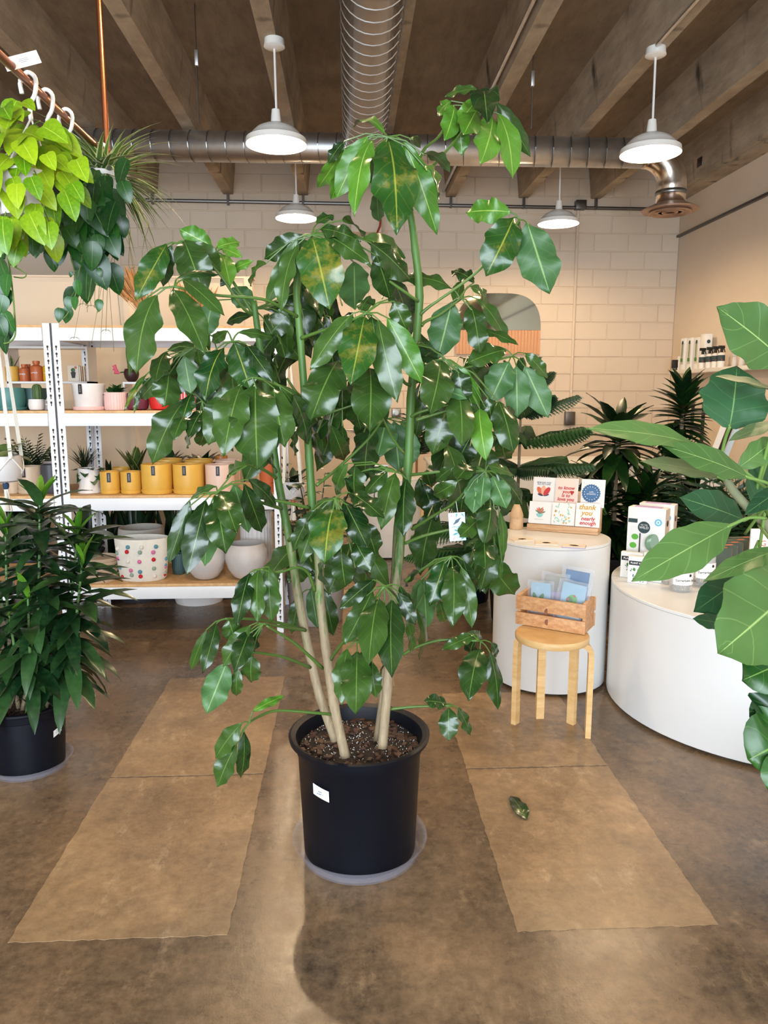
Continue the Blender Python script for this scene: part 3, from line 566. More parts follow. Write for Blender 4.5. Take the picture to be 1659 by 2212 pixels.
for s_ in [([zB(690,660), zB(760,555), zB(900,400), zB(1082,185)], 2.1, 2.22), ([zB(690,640), zB(752,415), zB(850,320), zB(945,175)], 2.1, 2.22), ([zB(742,1382), zB(800,1330), zB(1100,1108), zB(1335,815)], 2.07, 2.05),
           ([zB(725,1300), zB(690,1275), zB(500,1140), zB(330,1000), zB(92,905)], 2.07, 1.95), ([zC(805,285), zC(830,260), zC(930,210), zC(1040,120)], 2.07, 2.1), ([zC(740,640), zC(850,590), zC(1060,540), zC(1345,468)], 2.07, 2.12),
           ([zC(740,830), zC(800,800), zC(965,760), zC(1080,760)], 2.06, 2.02), ([zC(770,850), zC(900,810), zC(1000,780), zC(1090,745)], 2.06, 2.04), ([zC(730,1060), zC(690,1040), zC(620,940), zC(570,835)], 2.06, 2.2),
           ([zC(175,1240), zC(300,1140), zC(480,970), zC(575,842)], 1.99, 2.1), ([zC(110,720), zC(60,690), zC(0,600)], 1.98, 2.0), ([zC(100,850), zC(240,810), zC(410,755)], 1.98, 1.97), ([zC(85,360), zC(200,320), zC(330,280), zC(475,210)], 1.98, 1.86),
           ([zC(735,640), zC(690,610), zC(600,420), zC(475,210)], 2.06, 1.88), ([zA(1300,775), zA(1200,720), zA(1050,650), zA(700,620), zA(420,560)], 1.99, 1.82), ([zA(1010,800), zA(900,620), zA(780,430), zA(720,320)], 2.08, 2.1), ([zA(980,760), zA(900,700), zA(700,420), zA(440,250)], 2.08, 1.98),
           ([zA(1060,1090), zA(960,1000), zA(835,955)], 2.06, 1.86), ([zA(1060,1100), zA(800,1060), zA(560,1000)], 2.06, 2.05), ([zA(1340,1370), zA(1250,1300), zA(1100,1250), zA(980,1215)], 1.99, 1.85), ([zD(850,440), zD(760,380), zD(640,345)], 2.03, 1.95),
           ([zD(1090,655), zD(900,610), zD(540,550), zD(430,540)], 1.98, 1.86), ([zD(890,660), zD(760,620), zD(560,560), zD(440,545)], 2.03, 1.87), ([zD(1130,1250), zD(1080,1120), zD(1000,1080), zD(870,1115), zD(740,1095)], 1.98, 1.88), ([zD(940,890), zD(1060,740), zD(1160,620), zD(1275,590)], 2.03, 1.84),
           ([zF(615,265), zF(520,250), zF(400,230)], 2.04, 1.88), ([zF(705,460), zF(560,330), zF(415,240)], 1.99, 1.88), ([zF(640,455), zF(500,400), zF(340,375)], 2.04, 1.9), ([zF(612,262), zF(450,220), zF(300,205), zF(205,205)], 2.04, 1.9), ([zF(755,697), zF(700,690), zF(480,675), zF(380,705), zF(330,735)], 1.99, 1.85), ([zF(1050,668), zF(1180,655), zF(1370,650)], 2.05, 2.05),
           ([zE(760,100), zE(900,85), zE(1130,62), zE(1390,65)], 2.06, 1.98), ([zE(735,655), zE(900,590), zE(1200,520), zE(1350,470)], 2.05, 1.98), ([zE(790,540), zE(950,440), zE(1130,330), zE(1240,210)], 2.1, 2.0), ([zE(735,965), zE(850,880), zE(1000,800), zE(1110,760)], 2.05, 1.98), ([zE(720,1560), zE(850,1490), zE(1050,1440), zE(1340,1450)], 2.05, 2.0),
           ([zE(130,1600), zE(200,1500), zE(345,1300), zE(565,1005)], 1.98, 1.76), ([zE(130,1605), zE(220,1470), zE(345,1440), zF(880,320)], 1.98, 1.75), ([zE(690,1150), zE(640,1060), zE(565,1005)], 2.05, 1.76), ([zE(30,320), zE(90,300), zE(165,290)], 1.98, 1.82), ([zE(745,150), zE(700,60), zE(665,75)], 2.04, 1.9)]:
    stalk(*s_)
# pot, rim, soil, sticker
RT, RB, HP = .208, .172, .385
pot = obj('nursery_pot', MB().lathe([(RB-.01, .008), (RB, .014), (RT-.022, HP-.055), (RT-.018, HP-.05), (RT-.014, HP-.02), (RT+.004, HP-.012), (RT+.006, HP-.002), (RT-.002, HP+.002), (RT-.016, HP-.006), (RT-.03, HP-.06), (RB-.008, .03), (.001, .03)], 64, (POT.x, POT.y, 0)), 'black_plastic', tree)
sm = MB(); ns = 20
for j in range(7):
    r_ = (RT-.021)*j/6
    for k in range(ns):
        a = 2*math.pi*k/ns; sm.v.append(Vector((POT.x+r_*math.cos(a), POT.y+r_*math.sin(a), HP-.045+.012*noise.noise((r_*9*math.cos(a), r_*9*math.sin(a), 1)))))
for j in range(6):
    for k in range(ns): sm.f.append([j*ns+k, (j+1)*ns+k, (j+1)*ns+(k+1) % ns, j*ns+(k+1) % ns]); sm.mi.append(0); sm.uv.append([(0, 0)]*4)
obj('soil', sm, 'potting_soil', tree, 'all')
pe = MB(); bk = MB()
for k in range(620):
    a, r_ = rnd.uniform(0, 6.283), (RT-.028)*math.sqrt(rnd.random()); q = (POT.x+r_*math.cos(a), POT.y+r_*math.sin(a), HP-.043+.012*noise.noise((r_*9*math.cos(a), r_*9*math.sin(a), 1)))
    if k < 430: pe.ball(q, rnd.uniform(.0009, .0022), 5, 3)
    else:
        M = Matrix.Translation(q) @ Matrix.Rotation(rnd.uniform(0, 6), 4, 'Z') @ Matrix.Rotation(rnd.uniform(-.5, .5), 4, 'X'); s_ = rnd.uniform(.004, .013); bk.box(-s_, s_, -s_*.6, s_*.6, -.002, .003, M=M)
stuff(obj('perlite_grains', pe, 'perlite', tree)); stuff(obj('bark_chips', bk, 'bark_chip', tree, False))
def on_pot(px, py, w_, h_, center, r_at, mats, parent, name, tilt=0):   # a curved sticker lying on a round pot
    d = ray(px, py); best = None
    o2 = CO-Vector(center); A = d.x**2+d.y**2
    lo_t, hi_t = .5, 6
    for k in range(400):
        t_ = lo_t+(hi_t-lo_t)*k/400; p = CO+d*t_; 
        if math.hypot(p.x-center[0], p.y-center[1]) < r_at(p.z): best = p; break
    mb = MB(); a0 = math.atan2(best.y-center[1], best.x-center[0]); n = 8
    for j in (0, 1):
        for k in range(n+1):
            u = k/n-.5; z = best.z+(j-.5)*h_+u*w_*tilt; r_ = r_at(z)+.003; a = a0+u*w_/r_; mb.v.append(Vector((center[0]+r_*math.cos(a), center[1]+r_*math.sin(a), z)))
    for k in range(n): mb.f.append([k, k+1, n+2+k, n+1+k]); mb.mi.append(0); mb.uv.append([(0, 0)]*4)
    return obj(name, mb, mats, parent), best, a0
rat = lambda z: RB+(RT-.022-RB)*min(1, max(0, (z-.014)/(HP-.069)))
st, bp, a0 = on_pot(694, 1712, .058, .034, POT, rat, 'paper_white', tree, 'price_sticker', -.16)
pm('faint_ink', (150, 156, 172), .6)
bars([(-.012, -.008, 0), (-.006, .004, 0), (.007, .009, 0), (-.008, .006, .007)], 'faint_ink', frame((POT.x+(rat(bp.z)+.005)*math.cos(a0), POT.y+(rat(bp.z)+.005)*math.sin(a0), bp.z-.004), (-math.sin(a0), math.cos(a0), 0), None, (math.cos(a0), math.sin(a0), 0)), st, .003)
pm('clear_plastic', (190, 188, 202), .12, alpha=.16)
sau = obj('plant_saucer', MB().lathe([(.001, .0), (RB+.012, .0), (RB+.03, .045), (RB+.037, .047), (RB+.026, .043), (RB+.01, .005), (.001, .005)], 56, (POT.x, POT.y, .001)), 'clear_plastic'); tag(sau, 'clear plastic saucer under the big black pot of the umbrella tree', 'saucer')
# hanging plant tag
tg = P(*zp_('E', 1160, 520), 1.95)
pm('tag_blue', (204, 226, 240), .45); pm('tag_teal', (70, 150, 150), .5); pm('tag_lilac', (190, 160, 210), .5); pm('tag_dark', (60, 80, 96), .5)
mp = mpp(tg); w_, h_ = 36*mp, 62*mp; M = frame(tg, (.995, .05, -.06), None, (0, -1, .12)) ; 
M = Matrix.Translation(tg) @ Matrix.Rotation(R(-4), 4, 'Y')
pt = thing('plant_tag', 'pale blue plastic care tag with printed leaves hanging on a lower right stalk', 'tag', tg)
tb = obj('tag_card', MB().cbox(-w_/2, w_/2, -.0006, .0006, -h_/2, h_/2, .0005, M=M), 'tag_blue', pt)
for (cx, cz, L_, a, mt) in ((-.3, .42, .42, 60, 'tag_lilac'), (0, .44, .4, 80, 'tag_teal'), (.35, .42, .35, 120, 'tag_teal'), (.0, .2, .7, 40, 'tag_dark'), (-.15, -.25, .4, 20, 'tag_teal'), (.2, -.3, .5, 100, 'tag_teal'), (-.25, -.42, .35, 70, 'tag_lilac'), (.3, -.42, .3, 30, 'tag_teal'), (-.1, -.12, .3, -30, 'tag_teal')):
    ca, sa = math.cos(R(a)), math.sin(R(a)); l_ = L_*w_*.5
    tag_p = [(l_, 0), (0, l_*.3), (-l_, 0), (0, -l_*.3)]; q = [(max(-w_*.48, min(w_*.48, cx*w_+x*ca-y*sa)), -.0009, max(-h_*.48, min(h_*.48, cz*h_+x*sa+y*ca))) for x, y in tag_p]
    obj('printed_leaf', MB().poly(q, M=M), mt, tb, False)
text('UMBRELLA TREE', .0042, 'tag_dark', M @ Matrix.Translation((0, -.001, .0)) @ Matrix.Rotation(R(90), 4, 'X'), tb)
st_ = P(*zp_('E', 1150, 315), 2.0); obj('tag_loop', MB().tube([M @ Vector((-.002, 0, h_*.5)), (tg+st_)/2+Vector((.004, 0, 0)), st_], .0007, 5), 'white_plastic', pt)
# ================================================================== shelving on the left
YS0, YS1 = 4.25, 4.84
xs0, xs1 = XP(152, YS0, .9), XP(607, YS0, .9)
xs0 = xs1-1.235
BZ = {n: P(330, y, YS0).z for n, y in (('top', 703), ('mid', 887), ('low', 1070), ('bot', 1262))}
ztop = BZ['top']+.01
slot = MB(); slot.add([(-.005, 0, .002), (.005, 0, .002), (.006, 0, .010), (.003, 0, .014), (-.003, 0, .014), (-.006, 0, .010)], [(0, 1, 2, 3, 4, 5)]); slot.add([(-.0025, 0, -.012), (.0025, 0, -.012), (.0025, 0, .002), (-.0025, 0, .002)], [(0, 1, 2, 3)])
def shelving(x0, x1, label):
    t_ = thing('shelving_unit', label, 'shelf', ((x0+x1)/2, (YS0+YS1)/2, 0), 'white boltless shelving bays')
    for x, sx in ((x0, 1), (x1, -1)):
        for y, sy in ((YS0, 1), (YS1, -1)):
            a, b_ = sorted((x, x+sx*.042)); c, d = sorted((x, x+sx*.003)); e, f = sorted((y, y+sy*.04)); g, h_ = sorted((y, y+sy*.003))
            po = obj('post', MB().box(a, b_, g, h_, 0, ztop).box(c, d, e, f, 0, ztop), 'white_steel', t_, False)
            sm_ = MB(); z = .05
            yy = y-.0006 if sy > 0 else y-.0036
            while z < ztop-.03:
                if all(not (BZ[q]-.1 < z < BZ[q]+.01) or y > YS0+.1 for q in BZ):
                    o_ = len(sm_.v); sm_.add([(p.x+x+sx*.021, yy, p.z+z) for p in slot.v], slot.f)
                z += .038
            stuff(obj('keyhole_slots', sm_, 'dark_slot', po, False))
    for k, z in BZ.items():
        obj('shelf_board', MB().box(x0+.004, x1-.004, YS0+.004, YS1-.004, z-.018, z), 'particle_board', t_, False)
        for y0, y1 in ((YS0-.003, YS0+.001), (YS1, YS1+.003)): obj('rail', MB().cbox(x0+.043, x1-.043, y0-.012, y1, z-.085, z-.014, .002), 'white_steel', t_)
        for x in (x0+.004, x1-.016): obj('rail', MB().box(x, x+.012, YS0+.04, YS1-.04, z-.075, z-.018), 'white_steel', t_, False)
    return t_
shelving(xs0, xs1, 'white steel shelving bay holding the yellow pots and the pompom basket'); shelving(xs0-1.24, xs0-.005, 'white steel shelving bay at the left edge holding bottles and the skull')
for n, c in (('pot_teal', (74, 128, 124)), ('pot_slate', (62, 92, 92)), ('pot_yellow', (222, 172, 72)), ('pot_blush', (228, 196, 176)), ('pot_white', (232, 226, 222)), ('pot_pink', (236, 196, 190)), ('pot_maroon', (104, 44, 62)), ('pot_red', (206, 38, 34)),
             ('pot_sand', (198, 176, 150)), ('pot_charcoal', (62, 62, 70)), ('pot_greywhite', (206, 200, 196)), ('pot_concrete', (150, 140, 132)), ('felt_grey', (176, 170, 160)), ('bottle_rust', (190, 98, 52)), ('bottle_yellow', (214, 164, 30)), ('cocoa', (62, 34, 30)), ('copper_gold', (190, 126, 60))):
    pm(n, c, .45 if 'felt' not in n else .95, var=.05, vscale=14, bmp=.03, bscale=90)
pm('pot_stripe', (206, 40, 50), .5)
# small foliage templates: +Y along the leaf, +Z up
def leaf_mesh(name, prof, width, droop, mat, fold=.2, nseg=None, wave=0, thick=0):
    mb = MB(); N = len(prof); vs, uv = [], []
    for j, w_ in enumerate(prof):
        t_ = j/(N-1)
        for u in (-1, 0, 1):
            vs.append((u*width*.5*max(w_, .01), t_-(.15*droop*t_**3), -droop*t_*t_+fold*abs(u)*width*.5*w_+wave*width*abs(u)*math.sin(t_*13+u*2))); uv.append((u*.5+.5, t_))
    fs = []
    for j in range(N-1):
        for i in (0, 1): fs.append((j*3+i, j*3+i+1, (j+1)*3+i+1, (j+1)*3+i))
    mb.add(vs, fs, 0, uv); return mesh_of(name, mb, mat, 'all')
OV = [.05, .6, .95, 1, .8, .45, 0]; HEART = [.42, .86, 1, .98, .86, .68, .42, 0]; STRAP = [.35, .8, 1, 1, .85, .5, 0]; SWORD = [.7, .95, 1, .95, .8, .5, 0]
leafmat('small_green', (18, 56, 22), (44, 92, 38), .4, (110, 150, 90), .04)
leafmat('dark_green', (8, 28, 14), (22, 54, 26), .38); leafmat('fern_dark', (10, 34, 16), (30, 66, 30), .5); leafmat('snake_green', (34, 58, 24), (84, 104, 44), .4, stripe=((150, 150, 80), .42))
leafmat('grass_dark', (16, 34, 20), (44, 70, 34), .5)
ML = {}
ML['pep'] = leaf_mesh('leaf', OV, .62, .35, 'small_green'); ML['heart'] = leaf_mesh('leaf', HEART, .72, .4, 'small_green'); ML['grass'] = leaf_mesh('leaf', STRAP, .05, .25, 'grass_dark'); ML['sword'] = leaf_mesh('leaf', SWORD, .2, .02, 'snake_green', .35)
ML['darkov'] = leaf_mesh('leaf', OV, .42, .3, 'dark_green'); ML['swordd'] = leaf_mesh('leaf', SWORD, .24, .02, 'dark_green', .35)
m = MB()
for k in range(9):
    for s_ in (-1, 1):
        y = .12+.09*k; l_ = .30*(1-.06*k); m.add([(0, y, 0), (s_*l_*.5, y+l_*.42, -.02), (s_*l_, y+l_*.6, -.08), (s_*l_*.5, y+l_*.18, -.02)], [(0, 1, 2, 3)], 0, [(.5, .5)]*4)
m.add([(-.008, 0, 0), (.008, 0, 0), (.003, 1, -.05), (-.003, 1, -.05)], [(0, 1, 2, 3)], 0, [(.5, .5)]*4)
ML['frond'] = mesh_of('frond', m, 'fern_dark', False)
def tuft(parent, c, mesh, n, length, spread, rs, name='leaf', lift=.35, jit=.02, wx=1, hi=1.45):
    rn = random.Random(rs)
    for k in range(n):
        a = 6.283*k/n+rn.uniform(-.4, .4); el = rn.uniform(lift, hi)
        if spread < 1: el = 1.57-rn.uniform(.05, 1)*spread
        d = Vector((math.cos(a)*math.cos(el), math.sin(a)*math.cos(el), math.sin(el)))
        inst(name, mesh, along(Vector(c)+Vector((rn.uniform(-jit, jit), rn.uniform(-jit, jit), 0)), d, Vector((-d.x*d.z, -d.y*d.z, 1-d.z*d.z))+Vector((0, -.05, .05)), length*rn.uniform(.7, 1.1), wx), parent)
def potprof(kind, r, h):
    if kind == 'taper': return [(.001, 0), (r*.82, 0), (r*.86, h*.04), (r*.98, h*.9), (r, h*.97), (r*.98, h), (r*.9, h), (r*.86, h*.8), (.001, h*.8)]
    if kind == 'cyl': return [(.001, 0), (r*.94, 0), (r*.98, h*.05), (r, h*.3), (r, h*.97), (r*.98, h), (r*.9, h), (r*.9, h*.82), (.001, h*.82)]
    if kind == 'round': return [(.001, 0), (r*.42, 0), (r*.6, h*.06), (r*.86, h*.28), (r, h*.58), (r*.97, h*.8), (r*.84, h*.97), (r*.81, h), (r*.76, h*.99), (r*.84, h*.8), (r*.85, h*.6), (r*.6, h*.2), (.001, h*.15)]
    if kind == 'soft': return [(.001, 0), (r*.7, 0), (r*.88, h*.06), (r*.98, h*.3), (r, h*.55), (r*.95, h*.9), (r*.92, h), (r*.84, h), (r*.86, h*.85), (.001, h*.8)]
    if kind == 'foot': return [(.001, 0), (r, 0), (r*.98, h*.1), (r*.84, h*.24), (r*.86, h*.6), (r*.9, h), (r*.8, h), (r*.78, h*.85), (.001, h*.85)]
    if kind == 'low': return [(.001, 0), (r*.93, 0), (r, h*.3), (r, h), (r*.95, h), (r*.93, h*.35), (.001, h*.3)]
def pot(name, label, x0, x1, ytop, zb, Y, mat, kind='cyl', group=None, saucer=None, tagged=0, n=28, cat='pot', flute=0, top_open=True, stripes=None):
    xm = XP((x0+x1)/2, Y, zb+.05); r = (x1-x0)/2*mpp((xm, Y, zb+.05)); h_ = max(.02, P((x0+x1)/2, ytop, Y-r*.3).z-zb)
    t_ = thing(name, label, cat, (xm, Y, zb), group); z0 = zb+.0015
    if saucer:
        obj('saucer', MB().lathe([(.001, 0), (r*.95, 0), (r*1.0, h_*.1), (r*1.0, h_*.13), (r*.9, h_*.13), (.001, h_*.06)], n, (xm, Y, z0)), saucer, t_); rr = r*.96; zz = z0+h_*.07
        obj('pot_body', MB().lathe(potprof(kind, rr, h_*.93), n*2 if flute else n, (xm, Y, zz), flute=flute, fl=.025), mat, t_)
    else:
        rr, zz = r, z0; obj('pot_body', MB().lathe(potprof(kind, r, h_), n*2 if flute else n, (xm, Y, z0), flute=flute, fl=.02), mat, t_)
    if stripes:
        for k in range(14):
            a = -math.pi*k/13; obj('stripe', MB().box(-.006, .006, -.0015, .0015, h_*.08, h_*.94, M=Matrix.Translation((xm+rr*1.0*math.cos(a), Y+rr*1.0*math.sin(a), z0)) @ Matrix.Rotation(a+math.pi/2, 4, 'Z')), stripes, t_, False)
    if tagged:                                                     # black care label stuck over the rim
        a = R(-90)+tagged; wl, hl = .021, min(.055, h_*.55); M = Matrix.Translation((xm+(rr*1.002+.001)*math.cos(a), Y+(rr*1.002+.001)*math.sin(a), zz+h_*.9-hl/2)) @ Matrix.Rotation(a+math.pi/2, 4, 'Z')
        lb = obj('label', MB().box(-wl/2, wl/2, -.0006, .0006, -hl/2, hl/2, M=M), 'label_black', t_, False)
        text('K A N S O', .0078, 'paper_white', M @ Matrix.Translation((0, -.0012, 0)) @ Matrix.Rotation(R(90), 4, 'X') @ Matrix.Rotation(R(-90), 4, 'Z'), lb)
    return t_, Vector((xm, Y, zz)), r, h_
def plantpot(t4, mesh, n, length, spread, rs, lift=.3, name='leaf', wx=1, hi=1.45):
    t_, c, r, h_ = t4; obj('soil', MB().lathe([(.001, h_*.86), (r*.82, h_*.86), (r*.82, h_*.83), (.001, h_*.82)], 14, c), 'potting_soil', t_)
    tuft(t_, c+Vector((0, 0, h_*.86)), mesh, n, length, spread, rs, name, lift, r*.3, wx, hi)
YA = 4.40
zm, zl_, zb_ = BZ['mid'], BZ['low'], BZ['bot']
# --- middle board, right bay
pot('planter', 'large blush white planter with saucer and black label beside the shelf post', 157, 229, 829, zm, YA, 'pot_white', 'taper', saucer='pot_pink', tagged=-.18)
plantpot(pot('planter', 'pink fluted pot with a small leafy plant on the middle shelf', 227, 274, 848, zm, YA-.02, 'pot_pink', 'cyl', flute=1, cat='plant'), ML['pep'], 22, .075, 2, 3, .1)
pot('planter', 'glossy maroon pot between the pink fluted pot and the red pot', 274, 321, 850, zm, YA, 'pot_maroon', 'soft')
pot('planter', 'bright red pot on the middle shelf behind the leaves', 323, 372, 846, zm, YA, 'pot_red', 'soft')
pot('planter', 'dark red pot tucked behind the bright red pot', 352, 388, 842, zm, YA+.16, 'pot_maroon', 'soft')
pot('planter', 'white pot with red vertical stripes on the middle shelf', 378, 432, 842, zm, YA, 'pot_white', 'cyl', stripes='pot_stripe')
pot('planter', 'pale pot at the right end of the middle shelf behind the leaves', 500, 560, 838, zm, YA, 'pot_greywhite', 'soft')
# risers
def riser(x0p, x1p, zb, hgt, Y0, Y1, label):
    a, b_ = XP(x0p, Y0, zb), XP(x1p, Y0, zb); t_ = thing('shelf_riser', label, 'riser', ((a+b_)/2, (Y0+Y1)/2, zb))
    for k, z in enumerate(hgt): obj('riser_board', MB().box(a, b_, Y0, Y1, z-.012, z), 'white_laminate', t_, False)
    for x in (a, b_-.012): obj('riser_side', MB().box(x, x+.012, Y0, Y1, zb+.001, hgt[-1]-.012), 'white_laminate', t_, False)
    return hgt
YR = 4.66
r1 = riser(20, 196, zm, [P(100, 824, YR-.07).z, P(100, 748, YR-.07).z], YR-.07, YR+.09, 'two-tier white riser carrying rust and yellow bottles')
r2 = riser(268, 470, zm, [P(300, 825, YR-.07).z], YR-.07, YR+.09, 'low white riser behind the red pots')
def bottle(x0, x1, yt, zb, Y, mat, word, label):
    xm = XP((x0+x1)/2, Y, zb); r = (x1-x0)/2*mpp((xm, Y, zb)); h_ = P((x0+x1)/2, yt, Y).z-zb
    t_ = thing('room_bottle', label, 'bottle', (xm, Y, zb), 'matte bottles on the riser')
    b_ = obj('bottle_body', MB().lathe([(.001, 0), (r*.95, 0), (r, h_*.05), (r, h_*.66), (r*.9, h_*.74), (r*.5, h_*.8), (r*.46, h_*.84), (r*.46, h_*.9), (.001, h_*.9)], 22, (xm, Y, zb+.001)), mat, t_)
    obj('cap', MB().lathe([(.001, h_*.86), (r*.56, h_*.86), (r*.56, h_), (.001, h_)], 18, (xm, Y, zb+.001)), mat, t_)
    if word: text(word, .012, 'paper_white', Matrix.Translation((xm, Y-r-.001, zb+h_*.42)) @ Matrix.Rotation(R(90), 4, 'X'), b_)
bottle(44, 64, 787, r1[0], YR-.02, 'bottle_rust', 'UMBER', 'short rust orange bottle, leftmost on the riser'); bottle(68, 94, 780, r1[0], YR-.02, 'bottle_rust', 'UMBER', 'taller rust orange bottle in the middle of the riser'); bottle(95, 121, 780, r1[0], YR-.02, 'bottle_yellow', 'UMBER', 'mustard yellow bottle on the riser next to the shelf post')
bottle(56, 72, 787, r1[0], YR+.05, 'bottle_rust', '', 'rust bottle standing behind the short rust bottle')
plantpot(pot('planter', 'mustard pot with a small snake plant at the left end of the riser', 12, 40, 792, r1[0], YR-.02, 'pot_yellow', 'cyl', cat='plant', tagged=-.2), ML['sword'], 8, .085, .6, 5)
# card box with a cactus picture
cx = XP(171, YR, r1[0]); M = Matrix.Translation((cx, YR-.03, r1[0]+.001)); t_ = thing('card_box', 'box of cream cards with a black potted cactus picture on the riser', 'box', (cx, YR-.03, r1[0]))
wd = 36*mpp((cx, YR, 1.2)); ob = obj('box_body', MB().cbox(-wd/2, wd*.15, -.01, .03, 0, .095, .002, M=M), 'paper_cream', t_)
for k in range(5): obj('card', MB().box(wd*.18+k*.012, wd*.18+k*.012+.007, -.01, .03, 0, .09, M=M), 'oak' if k % 2 else 'paper_cream', t_, False)
obj('printed_pot', MB().poly([(-wd*.32, -.0115, .055), (-wd*.02, -.0115, .055), (-wd*.08, -.0115, .02), (-wd*.26, -.0115, .02)], M=M), 'label_black', ob, False); obj('printed_cactus', MB().ball(M @ Vector((-wd*.17, -.0105, .066)), .013, 10, 6, sq=(1, .1, 1)), 'small_green', ob); obj('printed_sun', MB().ball(M @ Vector((-wd*.02, -.0105, .082)), .008, 10, 6, sq=(1, .1, 1)), 'copper_gold', ob)
t4 = pot('planter', 'dark brown bowl with a pink flowering cactus on the low riser', 268, 300, 797, r2[0], YR, 'cocoa', 'round', cat='plant'); pm('bloom_pink', (226, 96, 120), .5)
plantpot(t4, ML['pep'], 10, .05, 2, 9, -.2, wx=.6)
c0 = t4[1]; fl_ = MB()
for k in range(3): fl_.lathe([(.001, 0), (.008, .01), (.010, .022), (.013, .034), (.001, .03)], 8, M=Matrix.Translation(c0+Vector((-.055-.01*k, -.04, .05+.008*k))) @ Matrix.Rotation(R(-75+25*k), 4, 'Y'))
obj('flower', fl_, 'bloom_pink', t4[0]); obj('flower_stalk', MB().tube([c0+Vector((-.01, -.01, .06)), c0+Vector((-.055, -.04, .055))], .004, 6), 'small_green', t4[0])
# --- middle board, left bay
pot('planter', 'large glossy teal pot at the left end of the middle shelf', -12, 55, 838, zm, YA, 'pot_teal', 'soft', saucer='pot_teal')
pot('planter', 'dark slate green pot behind the little white cactus pot', 52, 105, 839, zm, YA+.1, 'pot_slate', 'soft')
pm('cactus_green', (70, 96, 52), .6, var=.2, vscale=20)
t4 = pot('planter', 'little white pot holding a ribbed cactus in front of the slate pot', 62, 95, 863, zm, YA-.06, 'pot_white', 'soft', cat='plant'); c0 = t4[1]
obj('cactus', MB().lathe([(.001, 0), (.02, 0), (.024, .03), (.024, .085), (.016, .1), (.001, .104)], 20, c0+Vector((.004, .01, t4[3]*.7)), flute=1, fl=.08), 'cactus_green', t4[0])
pot('planter', 'second little white pot between the cactus and the skull', 90, 107, 864, zm, YA-.0, 'pot_white', 'cyl')
sx, sz = XP(114, YA-.07, zm), zm+.001; k = mpp((sx, YA, zm))*13; t_ = thing('skull_planter', 'small white ceramic skull planter beside the shelf post', 'skull', (sx, YA-.07, zm))
sk = MB().ball((sx, YA-.06, sz+k*1.55), k, 18, 12, sq=(.98, 1.2, .95)); sk.cbox(sx-k*.6, sx+k*.6, YA-.06-k*1.1, YA-.06+k*.2, sz, sz+k*1.05, k*.28); obj('cranium', sk, 'pot_white', t_)
for s_ in (-1, 1): obj('eye_socket', MB().ball((sx+s_*k*.42, YA-.06-k*1.08, sz+k*1.32), k*.25, 12, 8, sq=(1, .4, .9)), 'pot_concrete', t_); obj('cheekbone', MB().ball((sx+s_*k*.66, YA-.06-k*.85, sz+k*.95), k*.26, 10, 6, sq=(1, 1, .7)), 'pot_white', t_)
obj('nose_socket', MB().lathe([(.001, k*.2), (k*.13, -k*.12), (.001, -k*.14)], 6, (sx, YA-.06-k*1.13, sz+k*.92)), 'pot_concrete', t_)
for q in range(6): obj('tooth', MB().cbox(sx+(q-2.5)*k*.17-k*.07, sx+(q-2.5)*k*.17+k*.07, YA-.06-k*1.2, YA-.06-k*1.05, sz+k*.3, sz+k*.55, k*.03), 'pot_white', t_)
# --- low board
plantpot(pot('planter', 'white footed pot with a trailing plant beside the small yellow pots', 168, 219, 1012, zl_, YA, 'pot_white', 'foot', cat='plant'), ML['heart'], 44, .095, 2, 13, -.75, hi=.7)
for k, (x0, x1, yt, lab) in enumerate(((217, 260, 1019, 'small mustard pot, left of the two small ones on the lower shelf'), (261, 306, 1019, 'small mustard pot, right of the two small ones on the lower shelf'), (306, 374, 1003, 'large mustard pot with black label next to the small mustard pots'), (374, 442, 1003, 'large mustard pot with black label, next to the pink pot'))):
    pot('planter', lab, x0, x1, yt, zl_, YA-.04, 'pot_yellow', 'cyl', 'yellow stoneware pots', 'pot_yellow', .1-.08*(k-1))
pot('planter', 'blush pink pot with black label right of the mustard pots', 444, 508, 1004, zl_, YA-.04, 'pot_blush', 'cyl', None, 'pot_blush', .02)
for k, (x0, x1, yt, Y, mt, lab) in enumerate(((244, 282, 1010, .19, 'pot_yellow', 'mustard pot in the back row behind the small ones'), (336, 396, 992, .2, 'pot_yellow', 'mustard pot in the back row behind the left large one'), (400, 462, 993, .2, 'pot_yellow', 'mustard pot in the back row behind the right large one'), (466, 520, 994, .2, 'pot_blush', 'blush pot in the back row behind the pink pot'))):
    pot('planter', lab, x0, x1, yt, zl_, YA+Y, mt, 'cyl', 'stoneware pots in the back row', mt)
pot('planter', 'terracotta planter with white stripes at the right end of the lower shelf', 560, 600, 1000, zl_, YA, 'terracotta', 'taper', stripes=None)
plantpot(pot('planter', 'snake plant in a dark pot behind the mustard pots', 282, 308, 1022, zl_, YA+.36, 'pot_charcoal', 'cyl', cat='plant'), ML['sword'], 14, .2, .7, 21, wx=1.6)
plantpot(pot('planter', 'single spiky snake plant behind the small mustard pots', 228, 246, 1030, zl_, YA+.32, 'pot_charcoal', 'cyl', cat='plant'), ML['swordd'], 3, .15, .4, 22)
plantpot(pot('planter', 'dark bushy plant behind the large mustard pots', 352, 382, 1010, zl_, YA+.37, 'pot_charcoal', 'cyl', cat='plant'), ML['darkov'], 60, .15, 2, 23, .0)
plantpot(pot('planter', 'second dark bushy plant near the right end of the lower shelf', 426, 452, 1010, zl_, YA+.37, 'pot_charcoal', 'cyl', cat='plant'), ML['darkov'], 50, .14, 2, 24, .0)
t4 = pot('planter', 'copper coloured pineapple planter behind the pink pot', 466, 494, 985, zl_, YA+.37, 'copper_gold', 'soft')
pot('planter', 'sand coloured pot with black label on the lower shelf at left', 40, 93, 1008, zl_, YA, 'pot_sand', 'cyl', None, 'pot_sand', -.1)
